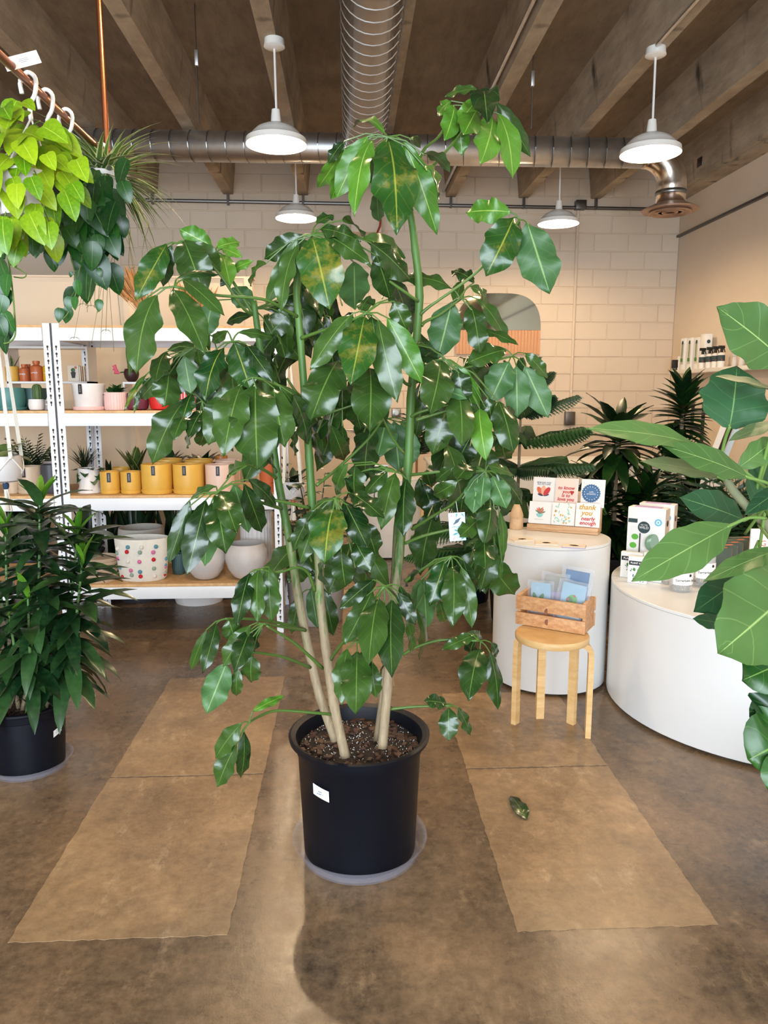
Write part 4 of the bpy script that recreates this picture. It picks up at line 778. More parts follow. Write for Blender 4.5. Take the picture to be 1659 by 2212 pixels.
pot('planter', 'charcoal pot right of the sand coloured pot', 92, 135, 1004, zl_, YA, 'pot_charcoal', 'cyl')
pot('planter', 'grey glazed bowl behind the charcoal pot', 96, 134, 996, zl_, YA+.2, 'pot_concrete', 'soft')
plantpot(pot('planter', 'dark palm in a black pot at the back of the lower left shelf', 58, 86, 1010, zl_, YA+.3, 'pot_charcoal', 'cyl', cat='plant'), ML['frond'], 26, .24, 2, 25, .1, 'frond')
plantpot(pot('planter', 'tufted dark grass plant left of the shelf post', 106, 130, 1010, zl_, YA+.36, 'pot_charcoal', 'cyl', cat='plant'), ML['grass'], 60, .15, .7, 26, wx=.8)
plantpot(pot('planter', 'tufted dark grass plant right of the shelf post', 172, 196, 1010, zl_, YA+.34, 'pot_charcoal', 'cyl', cat='plant'), ML['grass'], 60, .17, .7, 27, wx=.8)
for k in range(3): pot('dish', ['lowest', 'middle', 'topmost'][k]+' small beige dish of the stack beside the sand pot', 14, 40, 1042-k*9, zl_+k*.024, YA-.02, 'pot_sand', 'low', 'small beige dishes', n=20, cat='dish')
# --- bottom board
for k in range(6):
    lab = ['lowest', 'second lowest', 'third from the bottom', 'third from the top', 'second from the top', 'topmost'][k]+' stone saucer of the stack left of the pompom basket'
    x = XP(221, YA-.02, zb_); r = 37*mpp((x, YA, zb_)); o = obj('stone_saucer', MB().lathe([(.001, 0), (r*.9, 0), (r, .022), (r*.97, .024), (r*.86, .008), (.001, .008)], 30, (x+.003*(k % 2), YA-.03, zb_+.001+k*.0235)), 'pot_sand'); tag(o, lab, 'saucer', 'stacked stone saucers')
pm('felt_white', (230, 224, 212), .95, var=.04, vscale=30, bmp=.2, bscale=60)
x0, x1 = XP(249, YA-.03, zb_+.1), XP(366, YA-.03, zb_+.1); xm, r = (x0+x1)/2, (x1-x0)/2; hb = P(310, 1166, YA-.1).z-zb_
bk = thing('felt_basket', 'white felt basket covered with coloured pompoms on the bottom shelf', 'basket', (xm, YA-.02, zb_))
obj('felt_body', MB().lathe([(.001, 0), (r*.78, 0), (r*.86, hb*.05), (r*.93, hb*.4), (r*1.0, hb*.98), (r*.985, hb), (r*.96, hb*.98), (r*.88, hb*.3), (.001, hb*.06)], 40, (xm, YA-.02, zb_+.001), sq=.62), 'felt_white', bk)
PC = {'b': (96, 150, 170), 'r': (200, 36, 44), 'g': (150, 172, 158), 'p': (216, 120, 164), 'w': (236, 230, 220)}
for q, c in PC.items(): pm('pompom_'+q, c, .95, bmp=.4, bscale=200)
for (a, z, q) in ((277.5,1181,'b'),(307.5,1181,'w'),(336.5,1181,'b'),(275,1191.5,'r'),(304,1192,'g'),(331,1193,'p'),(251,1187,'w'),(250,1197,'g'),(252,1209,'p'),(277.5,1212,'w'),(302.5,1212.5,'p'),(331.5,1209,'r'),(257,1228.5,'b'),(283.5,1232,'p'),(303.5,1234.5,'b'),(332,1228.5,'g'),(355.5,1228.5,'p'),(285,1242,'g'),(304.5,1244.5,'r'),(333,1245,'w'),(356,1245.5,'r'),(262.5,1248,'r'),(366,1242,'g'),(355,1211,'b'),(370,1225,'b')):
    z_ = P(a, z, YA-.1).z-zb_; rr = r*(.8+.2*min(1, max(0, z_/hb))); X = XP(a, YA-.1, zb_+z_); ux = max(-.98, min(.98, (X-xm)/rr)); yy = YA-.02-rr*.62*math.sqrt(1-ux*ux)
    obj('pompom', MB().ball((xm+ux*rr, yy-.006, zb_+z_), .0125, 10, 7), 'pompom_'+q, bk)
pot('felt_bowl', 'grey felt basket standing behind the pompom basket', 258, 358, 1141, zb_, YA+.3, 'felt_grey', 'soft', cat='basket')
pot('planter', 'round pale stone pot behind the hanging leaves, left of its twin', 402, 488, 1180, zb_, YA-.02, 'pot_greywhite', 'round', 'round stone pots'); pot('planter', 'round pale stone pot at the right end of the bottom shelf', 487, 578, 1176, zb_, YA-.02, 'pot_greywhite', 'round', 'round stone pots')
pot('planter', 'tall white ribbed planter behind the round stone pots', 522, 590, 1102, zb_, YA+.26, 'pot_white', 'cyl', flute=1)
pot('planter', 'blue grey ribbed vase behind the pompom basket', 372, 402, 1196, zb_, YA+.1, 'pot_slate', 'soft', flute=1)
fd = thing('folded_felt', 'dark grey folded felt bags behind the stone saucers', 'bag', (XP(196, YA+.2, zb_), YA+.2, zb_))
for k in range(4): obj('fold', MB().cbox(WL[fd.name].x-.09, WL[fd.name].x+.07, YA+.12, YA+.28, zb_+.001+k*.05, zb_+.048+k*.05, .015), 'pot_charcoal', fd)
# dark plants standing on the floor behind the shelving
for k, (px, Y, lab) in enumerate(((300, 5.05, 'dark snake plant in a floor pot behind the pompom basket'), (380, 5.12, 'dark snake plant in a floor pot behind the hanging leaves'), (225, 5.1, 'dark snake plant in a floor pot behind the stone saucers'), (60, 5.1, 'dark snake plant in a floor pot behind the left shelving bay'), (470, 5.1, 'dark snake plant in a floor pot near the shelf end'))):
    x = XP(px, Y, .3); t_ = thing('snake_plant', lab, 'plant', (x, Y, 0)); obj('pot_body', MB().lathe(potprof('taper', .16, .3), 24, (x, Y, 0)), 'pot_charcoal', t_); obj('soil', MB().lathe([(.001, .26), (.135, .26), (.135, .25), (.001, .25)], 16, (x, Y, 0)), 'potting_soil', t_)
    tuft(t_, (x, Y, .26), ML['swordd'], 22, .52, .45, 40+k, wx=.5, jit=.1)
x = XP(430, 4.98, .1); wp_ = obj('floor_bowl', MB().lathe(potprof('low', .17, .15), 30, (x, 4.98, 0)), 'pot_white'); tag(wp_, 'white round dish on the floor under the bottom shelf', 'dish')
# dried wheat bunches on the top board
pm('wheat', (196, 146, 92), .8, var=.2, vscale=20)
for k, (px, py, lean) in enumerate(((285, 600, -.3), (420, 640, -.05))):
    t_ = thing('dried_wheat', ['bunch of dried wheat on the top shelf left of the plant', 'second bunch of dried wheat on the top shelf behind the leaves'][k], 'dried flowers', (XP([322, 430][k], YA+.1, BZ['top']), YA+.1, BZ['top']))
    rn = random.Random(50+k); b0 = WL[t_.name]; st_, hd_ = MB(), MB(); hh = P(px, [600, 625][k], YA).z-BZ['top']
    obj('vase', MB().lathe(potprof('soft', .05, .1), 20, b0+Vector((0, 0, .001))), 'pot_blush', t_)
    for q in range(150):
        e = b0+Vector((lean*hh*1.1+rn.gauss(0, .045), rn.gauss(0, .04), hh*rn.uniform(.7, 1.12))); s0 = b0+Vector((rn.uniform(-.02, .02), rn.uniform(-.02, .02), .02)); st_.tube([s0, (s0+e)/2+Vector((0, 0, .02)), e], .0012, 3)
        d = (e-s0).normalized(); hd_.tube([e-d*.05, e, e+d*.05], [.003, .0065, .001], 5)
    stuff(obj('stalks', st_, 'wheat', t_)); stuff(obj('wheat_ears', hd_, 'wheat', t_))
# ================================================================== white cylinder displays
def plinth(px, pyb, r, h_, label, Yc=None):
    g = G(px, pyb); d = Vector((g.x, g.y, 0)).normalized(); c = g+d*r
    t_ = thing('display_plinth', label, 'plinth', (c.x, c.y, 0), 'white round plinths')
    obj('plinth_body', MB().lathe([(.001, .012), (r-.012, .012), (r, .016), (r, h_-.014), (.001, h_-.014)], 80, (c.x, c.y, 0)), 'white_laminate', t_)
    obj('plinth_top', MB().lathe([(r-.002, h_-.0135), (r, h_-.012), (r, h_-.002), (r-.002, h_), (.001, h_)], 80, (c.x, c.y, 0)), 'white_laminate', t_)
    obj('plinth_base', MB().lathe([(.001, 0), (r-.03, 0), (r-.03, .011), (.001, .011)], 60, (c.x, c.y, 0)), 'black_matte', t_)
    return t_, c, h_
p1_, C1, H1 = plinth(1180, 1506, .275, .712, 'tall white round plinth carrying the greeting cards')
R2 = .4
for _ in range(60):                     # the radius that puts the left edge of the wide plinth at its column
    g = G(1640, 1663); d = Vector((g.x, g.y, 0)).normalized(); c = g+d*R2; e = min(829.5+FPX*CR.dot(c+Vector((R2*math.cos(a), R2*math.sin(a), .3))-CO)/CF.dot(c+Vector((R2*math.cos(a), R2*math.sin(a), .3))-CO) for a in [k*.05 for k in range(126)])
    R2 += .01 if e > 1316 else 0
p2_, C2, H2 = plinth(1640, 1663, R2, .545, 'wide low white round plinth carrying boxes and terrarium jars')
p3_, C3, H3 = plinth(838, 1209, .30, .68, 'white round plinth at the back beside the door')
# ---- greeting card stand
CRN = {}
for n, c in (('ink_coral', (228, 110, 80)), ('ink_red', (206, 60, 56)), ('ink_peach', (240, 180, 150)), ('ink_navy', (52, 66, 92)), ('ink_blue', (74, 118, 166)), ('ink_gold', (216, 164, 60)), ('ink_mint', (146, 208, 200)), ('ink_sage', (104, 136, 120)), ('ink_grey', (150, 150, 150)), ('ink_green', (96, 176, 60)), ('ink_sky', (110, 190, 226)), ('ink_dark', (44, 66, 68)), ('ink_lilac', (196, 168, 210)), ('card_pink', (246, 222, 208))): pm(n, c, .6)
mid_ = G(1213, 1151, H1); ad = Vector((math.cos(R(28)), -math.sin(R(28)), 0)); lo_, hi_ = .05, .5
for _ in range(40):
    m_ = (lo_+hi_)/2; q = mid_+ad*m_; lo_, hi_ = (m_, hi_) if 829.5+FPX*CR.dot(q-CO)/CF.dot(q-CO) < 1289 else (lo_, m_)
A, B_ = mid_-ad*lo_, mid_+ad*lo_
ax = (B_-A); W = ax.length; ax.normalize(); nb = Vector((-ax.y, ax.x, 0))            # nb points away from the camera
if nb.y < 0: nb = -nb
sd = thing('card_stand', 'two-tier wooden stand for greeting cards on the tall plinth', 'stand', (A+B_)/2)
Ms = frame(A, ax, None, (0, 0, 1)); 
if (Ms @ Vector((0, 1, 0))-A).y < 0: Ms = Matrix.Translation(A) @ Matrix((ax, nb, Vector((0, 0, 1)))).transposed().to_4x4()
s = W/3
obj('base_board', MB().cbox(-.005, W+.005, .0, .11, .001, .012, .002, M=Ms), 'oak', sd); obj('front_lip', MB().cbox(-.005, W+.005, .0, .012, .012, .034, .002, M=Ms), 'oak', sd)
obj('mid_ledge', MB().cbox(-.005, W+.005, .062, .072, .012, .13, .002, M=Ms), 'oak', sd); obj('back_board', MB().cbox(-.005, W+.005, .098, .108, .012, .2, .002, M=Ms), 'oak', sd)
def card(x, y, z, w_, h_, tilt, face, label, n=2):
    M = Ms @ Matrix.Translation((x, y, z)) @ Matrix.Rotation(R(-tilt), 4, 'X')
    o = M.translation; t_ = thing('greeting_card', label, 'card', o, 'greeting cards on the wooden stand')
    for k in range(n): obj('card_sheet', MB().box(-w_/2+k*.004, w_/2+k*.004, k*.004, k*.004+.0012, 0, h_, M=M), face if k == 0 else 'paper_white', t_, False)
    F = M @ Matrix.Translation((0, -.0006, 0))
    return t_, F, w_, h_
RX = Matrix.Rotation(R(90), 4, 'X')
def disc(t_, F, x, z, r, mat, sx=1, sz=1, n=18, a0=0, a1=360, name='printed_shape', lift=0):
    q = [(x+r*sx*math.cos(R(a0+(a1-a0)*k/n)), -.0004-lift, z+r*sz*math.sin(R(a0+(a1-a0)*k/n))) for k in range(n+(a1-a0 < 360))]
    return obj(name, MB().poly(q, M=F), mat, t_, False)
def lf(t_, F, x, z, l_, a, mat, wf=.28, lift=0):
    ca, sa = math.cos(R(a)), math.sin(R(a)); q = []
    for k in range(12):
        t = k/12*6.283; px, pz = l_*.5*(1-math.cos(t)), l_*wf*math.sin(t)*.6; q.append((x+px*ca-pz*sa, -.0004-lift, z+px*sa+pz*ca))
    return obj('printed_leaf', MB().poly(q, M=F), mat, t_, False)
cw, chh = s*.94, .14
c1, F, _, _ = card(s*.47, .078, .125, cw, chh, 9, 'paper_white', 'upper left greeting card with a coral paper heart')
text('SENDING YOU\nALL MY LOVE', .011, 'ink_navy', F @ Matrix.Translation((0, 0, .108)) @ RX, c1)
for k, (mt, dx) in enumerate((('ink_coral', -.018), ('ink_peach', 0), ('ink_red', .018))): lf(c1, F, dx*.2, .048, .05, 90-dx*1900, mt, .42, lift=.0002*k)
lf(c1, F, 0, .046, .03, 165, 'ink_navy', .3); lf(c1, F, 0, .046, .03, 15, 'ink_navy', .3)
c1, F, _, _ = card(s*1.47, .078, .125, cw*1.02, chh, 9, 'card_pink', 'upper middle greeting card in pale pink with red brush lettering')
text('to know\nyou\nis to\nlove you', .024, 'ink_red', F @ Matrix.Translation((0, 0, .062)) @ RX, c1, shear=.2, bold=.0006)
for sgn in (-1, 1): disc(c1, F, .03+sgn*.0045, .072, .006, 'ink_red', lift=.0003)
obj('printed_shape', MB().poly([(.0205, -.0007, .07), (.0395, -.0007, .07), (.03, -.0007, .054)], M=F), 'ink_red', c1, False)
c1, F, _, _ = card(s*2.6, .085, .125, cw*1.04, chh, 9, 'paper_white', 'upper right greeting card with a blue lace wreath')
disc(c1, F, -.006, .07, .04, 'ink_blue', n=28)
for k in range(24): disc(c1, F, -.006+.041*math.cos(k*.2618), .07+.041*math.sin(k*.2618), .0055, 'ink_blue', n=8)
for k in range(16): disc(c1, F, -.006+.033*math.cos(k*.3927+.2), .07+.033*math.sin(k*.3927+.2), .0025, 'paper_white', n=6, lift=.0003)
text('with\nsympathy', .012, 'paper_white', F @ Matrix.Translation((-.006, -.0006, .072)) @ RX, c1, shear=.2)
c1, F, _, _ = card(s*.45, .02, .035, cw*1.03, .112, 12, 'paper_white', 'lower left greeting card with a potted plant drawing')
disc(c1, F, 0, .05, .018, 'ink_mint', a0=180, a1=360)
for k, (a, mt) in enumerate(((60, 'ink_sage'), (40, 'ink_sage'), (20, 'ink_sage'), (100, 'ink_coral'), (125, 'ink_coral'), (150, 'ink_sage'), (82, 'ink_coral'))): lf(c1, F, (k-3)*.003, .051, .034, a, mt, .2, lift=.0001*k)
bars([(-.025, .02, 0)], 'ink_grey', F @ Matrix.Translation((0, 0, .022)) @ RX, c1, .0012)
c1, F, _, _ = card(s*1.47, .02, .035, cw*1.03, .112, 12, 'paper_white', 'lower middle greeting card with yellow flowers and blue sprigs')
rn = random.Random(3)
for k in range(34):
    x, z = rn.uniform(-.04, .04), rn.uniform(.008, .1)
    if abs(x) < .02 and z > .05: continue
    lf(c1, F, x, z, .016, rn.uniform(30, 150), 'ink_mint', .2, lift=.00005*k)
for k in range(18):
    x, z = rn.uniform(-.042, .042), rn.uniform(.01, .1)
    if abs(x) < .018 and z > .055: continue
    disc(c1, F, x, z, .0042, 'ink_gold', n=8, lift=.0018)
c1, F, _, _ = card(s*2.52, .02, .035, cw*1.06, .118, 12, 'paper_white', 'lower right greeting card reading thank you in gold and coral')
text('thank\nyou', .036, 'ink_gold', F @ Matrix.Translation((-.004, 0, .083)) @ RX, c1, shear=.25, bold=.0008); text('nearly\nenough', .027, 'ink_red', F @ Matrix.Translation((.004, -.0003, .03)) @ RX, c1, shear=.15, bold=.0006)
for k, (a, b_, ang, mt, lab) in enumerate(((1128, 1166, 8, 'ink_gold', 'cream card lying flat at the left edge of the plinth top'), (1180, 1174, -12, 'ink_red', 'cream card lying flat in front of the card stand'), (1240, 1180, -22, 'ink_lilac', 'lilac edged card lying flat at the right of the plinth top'))):
    g = G(a, b_, H1+.002); ck = thing('flat_card', lab, 'card', g, 'cards lying flat on the plinth'); M = Matrix.Translation(g) @ Matrix.Rotation(R(ang), 4, 'Z')
    M = Matrix.Translation((g.x, g.y, H1)) @ Matrix.Rotation(R(ang), 4, 'Z')
    obj('envelope', MB().box(-.052, .052, -.038, .038, .0006, .003, M=M), 'ink_lilac' if k == 2 else 'paper_cream', ck, False); f_ = obj('card_face', MB().box(-.05, .05, -.037, .036, .003, .006, M=M), 'paper_cream', ck, False)
    obj('printed_shape', MB().lathe([(.001, 0), (.02, 0)], 16, M=M @ Matrix.Translation((0, 0, .0064)) @ Matrix.Diagonal((1, .55, 1, 1))), mt, f_)
def gnome(name, base, h_, label, cat='figurine'):
    t_ = thing(name, label, cat, base); r = h_*.23
    obj('body', MB().lathe([(.001, 0), (r, 0), (r*1.02, h_*.1), (r*.95, h_*.4), (r*.8, h_*.48), (.001, h_*.5)], 20, Vector(base)+Vector((0, 0, .001))), 'beech_figure', t_)
    obj('pointed_hat', MB().lathe([(.001, h_*.42), (r*1.02, h_*.42), (r*.98, h_*.5), (r*.6, h_*.74), (r*.25, h_*.92), (.001, h_)], 20, Vector(base)+Vector((0, 0, .001))), 'beech_figure', t_)
    obj('nose', MB().ball(Vector(base)+Vector((0, -r*.98, h_*.4)), r*.18, 8, 6), 'beech_figure', t_)
g = A-ad*.055+Vector((0, .02, 0)); gnome('wooden_gnome', (g.x, g.y, H1), .15, 'carved wooden gnome standing left of the card stand')
# ---- stool
sg = G(1197, 1372, .44); SC = Vector((sg.x, sg.y+.03, 0)); SR = .148
stl = thing('stool', 'round birch stool with three bent legs in front of the tall plinth', 'stool', SC)
obj('seat', MB().lathe([(.001, .412), (SR-.004, .412), (SR, .418), (SR, .434), (SR-.004, .44), (.001, .44)], 48, SC), 'birch', stl)
for lx, ly in ((1118, 1565), (1236, 1590), (1273, 1545), (1147, 1517)):
    g = G(lx, ly); d = Vector((g.x-SC.x, g.y-SC.y, 0)); d.normalize(); R_ = .158; tang = Vector((-d.y, d.x, 0))
    prof = []
    for (r_, z) in ((.06, .400), (.11, .400), (R_-.035, .398), (R_-.014, .388), (R_-.002, .368), (R_, .34), (R_, .2), (R_, 0)): prof.append((r_, z))
    lg_ = MB(); vs = []
    for k, (r_, z) in enumerate(prof):
        a = prof[max(k-1, 0)]; b_ = prof[min(k+1, len(prof)-1)]; tn = Vector((b_[0]-a[0], b_[1]-a[1])).normalized(); nn = Vector((-tn.y, tn.x))
        for sw in (-.017, .017):
            for th in (-.011, .011): vs.append(SC+d*(r_+nn.x*th)+tang*sw+Vector((0, 0, max(0, z+nn.y*th))))
    n_ = len(prof); fs = []
    for k in range(n_-1):
        o0, o1 = k*4, k*4+4
        for a, b_ in ((0, 1), (1, 3), (3, 2), (2, 0)): fs.append((o0+a, o0+b_, o1+b_, o1+a))
    fs += [(0, 2, 3, 1), ((n_-1)*4, (n_-1)*4+1, (n_-1)*4+3, (n_-1)*4+2)]; lg_.add(vs, fs); obj('leg', lg_, 'birch', stl)
# ---- crate
Zc = .4405
a, b_ = G(1113, 1348, Zc), G(1263, 1373, Zc); cx_ = (b_-a).normalized(); cw_ = (b_-a).length; cy_ = Vector((-cx_.y, cx_.x, 0)); cd = .15; ch_ = .125
Mc = Matrix((cx_, cy_, Vector((0, 0, 1)))).transposed().to_4x4(); Mc.translation = a
cr = thing('wooden_crate', 'small slatted pine crate of craft kits standing on the stool', 'crate', a+cx_*cw_/2+cy_*cd/2)
for z0, z1 in ((.002, .055), (.068, ch_)):
    for y in (0, cd-.012): obj('slat', MB().cbox(0, cw_, y, y+.012, z0, z1, .0015, M=Mc), 'pine', cr)
for x in (.002, cw_-.016): obj('end_panel', MB().cbox(x, x+.014, .012, cd-.012, .002, ch_+.004, .0015, M=Mc), 'pine', cr)
obj('bottom', MB().box(.016, cw_-.016, .012, cd-.012, .004, .012, M=Mc), 'pine', cr, False)
for x, z in ((.47*cw_, .03), (.46*cw_, .075)): obj('knot', MB().ball(Mc @ Vector((x, -.0005, z)), .011, 14, 8, sq=(1, .08, 1.2)), 'pine_knot', cr)
pm('cellophane', (226, 238, 250), .06, alpha=.2); pm('kit_blue', (164, 200, 222), .5); pm('kit_purple', (120, 66, 160), .5); pm('kit_green', (70, 130, 60), .6)
def kit(x, y, w_, h_, z, tilt, face, label, art):
    M = Mc @ Matrix.Translation((x, y, z)) @ Matrix.Rotation(R(tilt), 4, 'Y') @ Matrix.Rotation(R(-8), 4, 'X')
    t_ = thing('craft_kit', label, 'kit', M.translation, 'craft kits in the crate'); rn = random.Random(int(x*1000))
    obj('kit_card', MB().box(-w_/2, w_/2, 0, .002, 0, h_, M=M), face, t_, False)
    art(t_, M)
    sm_ = MB(); nx, nz = 7, 7; vs = []
    for side in (-1, 1):
        for j in range(nz):
            for i in range(nx):
                u, v = i/(nx-1)-.5, j/(nz-1); e = 1 if 0 < i < nx-1 and 0 < j < nz-1 else 0
                vs.append(M @ Vector((u*w_*1.35+rn.uniform(-.003, .003), side*(.016*e*rn.uniform(.6, 1.3)+.001), v*h_*1.12-.006+rn.uniform(-.003, .003))))
    fs = []
    for sd_ in (0, 1):
        o_ = sd_*nx*nz
        for j in range(nz-1):
            for i in range(nx-1): q = (o_+j*nx+i, o_+j*nx+i+1, o_+(j+1)*nx+i+1, o_+(j+1)*nx+i); fs.append(q if sd_ == 0 else q[::-1])
    sm_.add(vs, fs); obj('cellophane_bag', sm_, 'cellophane', t_, False)
def art1(t_, M):
    F = M @ Matrix.Translation((0, -.001, 0))
    for k, (x, z, a) in enumerate(((-.02, .05, 110), (-.005, .05, 60), (-.025, .045, 160), (.0, .04, 20))): lf(t_, F, x, z, .035, a, 'kit_green', .4, lift=.0003*k)
def art2(t_, M):
    F = M @ Matrix.Translation((0, -.001, 0)); disc(t_, F, .0, .085, .02, 'ink_green'); disc(t_, F, -.012, .08, .014, 'kit_green', lift=.0003); disc(t_, F, .006, .1, .005, 'ink_red', lift=.0006); disc(t_, F, -.018, .082, .005, 'ink_red', lift=.0007)
    obj('printed_stem', MB().poly([(-.02, -.0006, .04), (-.008, -.0006, .044), (.004, -.0006, .075), (-.004, -.0006, .075)], M=F), 'ink_green', t_, False); obj('printed_pot', MB().poly([(-.042, -.001, .02), (-.012, -.001, .018), (-.01, -.001, .04), (-.04, -.001, .046)], M=F), 'kit_purple', t_, False)
    obj('name_panel', MB().poly([(-.004, -.0012, .012), (.042, -.0012, .012), (.042, -.0012, .05), (-.004, -.0012, .05)], M=F), 'paper_white', t_, False); text('Cactus', .012, 'ink_navy', F @ Matrix.Translation((.019, -.002, .032)) @ RX, t_)
art0 = lambda t_, M: None
kit(cw_*.3, .055, .085, .125, .05, -3, 'kit_blue', 'blue leaf kit in cellophane at the left front of the crate', art1); kit(cw_*.42, .1, .09, .15, .05, 2, 'felt_grey', 'grey backed kit in cellophane at the back left of the crate', art0)
kit(cw_*.72, .05, .1, .15, .04, 6, 'kit_blue', 'cactus felt kit with purple pot in cellophane at the right of the crate', art2); kit(cw_*.7, .11, .1, .18, .05, 4, 'ink_blue', 'tall blue kit in cellophane at the back right of the crate', art1)
kit(cw_*.55, .08, .06, .1, .04, -8, 'ink_lilac', 'lilac kit in cellophane in the middle of the crate', art0)
# ---- boxes and jars on the low plinth
def on2(px, py): return G(px, py, H2)
def carton(a_px, b_px, pyb_l, pyb_r, h_px, dep, label, name='gift_box'):
    a, b_ = on2(a_px, pyb_l), on2(b_px, pyb_r); x = (b_-a).normalized(); w_ = (b_-a).length; y = Vector((-x.y, x.x, 0)); M = Matrix((x, y, Vector((0, 0, 1)))).transposed().to_4x4(); M.translation = a
    h_ = h_px*mpp(a)*1.04; return M, w_, h_
for k, (a_px, b_px, yl, yr, hh, lab) in enumerate(((1350, 1430, 1236, 1247, 138, 'white gift box with green glass globes, front one'), (1374, 1449, 1220, 1229, 130, 'white gift box with green glass globes, standing behind its twin'))):
    M, w_, h_ = carton(a_px, b_px, yl, yr, hh, .09, lab); d = .075; t_ = thing('gift_box', lab, 'box', M.translation, 'globe gift boxes')
    bo = obj('carton', MB().cbox(0, w_, 0, d, .001, h_, .0015, M=M), 'paper_white', t_); F = M @ Matrix.Translation((0, -.0008, 0))
    obj('window_panel', MB().box(w_*.08, w_*.92, -.0006, .0005, h_*.02, h_*.72, M=M), 'ink_grey' if 0 else 'white_laminate', t_, False)
    obj('hang_tab', MB().box(w_*.15, w_*.85, d*.2, d*.7, h_, h_+.003, M=M), 'ink_lilac', t_, False)
    lab_ = disc(t_, F, w_*.45, h_*.71, w_*.165, 'ink_dark', n=24); text('WE THE', w_*.05, 'paper_white', F @ Matrix.Translation((w_*.45, -.0008, h_*.745)) @ RX, lab_); text('WILD', w_*.1, 'paper_white', F @ Matrix.Translation((w_*.45, -.0008, h_*.705)) @ RX, lab_)
    disc(t_, F, w_*.82, h_*.8, w_*.1, 'ink_sky'); disc(t_, F, w_*.82, h_*.8, w_*.055, 'paper_white', lift=.0002); disc(t_, F, w_*.82, h_*.8, w_*.03, 'ink_sky', lift=.0004)
    obj('printed_shape', MB().poly([(w_*.02, -.0005, h_*.77), (w_*.27, -.0005, h_*.77), (w_*.27, -.0005, h_*.83), (w_*.02, -.0005, h_*.83)], M=F), 'ink_dark', t_, False)
    for x, z in ((.22, .56), (.18, .43), (.86, .1), (.55, .16)): disc(t_, F, w_*x, h_*z, w_*.095, 'ink_green', sz=.85)
    obj('printed_shape', MB().poly([(w_*.4, -.0005, h_*.24), (w_*.66, -.0005, h_*.21), (w_*.66, -.0005, h_*.29), (w_*.4, -.0005, h_*.3)], M=F), 'ink_sky', t_, False)
    pm('globe_glass', (120, 160, 130), .06, alpha=.62); 
    for x, z, z2, zs in ((.36, .12, .62, .1), (.68, .0, .4, .5)):
        obj('glass_stake', MB().tube([M @ Vector((w_*x, -.004, h_*min(zs, .1))), M @ Vector((w_*x, -.004, h_*z2))], .0028, 8), 'cocoa', t_)
    for x, z in ((.34, .13), (.72, .5)): obj('glass_globe', MB().ball(M @ Vector((w_*x, -.006, h_*z)), w_*.235, 20, 12, sq=(1, .35, 1)), 'globe_glass', t_)
    Sd = M @ Matrix.Translation((w_+.0008, 0, 0)) @ Matrix.Rotation(R(90), 4, 'Z'); disc(t_, Sd, d*.5, h_*.78, d*.2, 'cocoa')
    pm('box_side', (216, 194, 176), .6); obj('side_panel', MB().box(w_, w_+.0005, .001, d-.001, .003, h_-.002, M=M), 'box_side', t_, False)
    for q in range(7): obj('printed_line', MB().poly([(d*.3, -.0005, h_*(.12+.07*q)), (d*(.6+.1*(q % 2)), -.0005, h_*(.12+.07*q)), (d*(.6+.1*(q % 2)), -.0005, h_*(.14+.07*q)), (d*.3, -.0005, h_*(.14+.07*q))], M=Sd), 'ink_grey', t_, False)
for k, (a_px, b_px, yl, yr, hh, lab) in enumerate(((1339, 1386, 1246, 1252, 54, 'plant clips box, left one in front of the globe boxes'), (1355, 1396, 1258, 1263, 56, 'plant clips box, front middle one with green leaves'), (1388, 1428, 1254, 1260, 60, 'plant clips box, right one partly behind the fig leaf'))):
    M, w_, h_ = carton(a_px, b_px, yl, yr, hh, .03, lab); t_ = thing('clip_box', lab, 'box', M.translation, 'plant clip boxes'); obj('carton', MB().cbox(0, w_, 0, .028, .001, h_, .001, M=M), 'paper_white', t_); F = M @ Matrix.Translation((0, -.0006, 0))
    bn = obj('printed_banner', MB().poly([(w_*.04, -.0004, h_*.68), (w_*.96, -.0004, h_*.68), (w_*.96, -.0004, h_*.84), (w_*.04, -.0004, h_*.84)], M=F), 'label_black', t_, False); text('PLANT CLIPS', w_*.13, 'paper_white', F @ Matrix.Translation((w_*.5, -.001, h_*.76)) @ RX, bn, bold=.0003)
    rn = random.Random(k)
    for q in range(14): lf(t_, F, w_*rn.uniform(.1, .85), h_*rn.uniform(.06, .5), .009, rn.uniform(20, 160), 'ink_dark' if q % 3 else 'kit_green', .3, lift=.0001*q)
    for q in range(2): lf(t_, F, w_*(.35+.35*q), h_*.46, .016, 100-30*q, 'kit_green', .6, lift=.002)
m, t, b = nt('jar_glass'); b.inputs['Base Color'].default_value = (.95, .97, .96, 1); b.inputs['Roughness'].default_value = .03; b.inputs['Alpha'].default_value = .22; b.inputs['Specular IOR Level'].default_value = .8
pm('pebbles', (110, 100, 90), .8, var=.6, vscale=120); pm('wood_sticks', (196, 164, 116), .7)
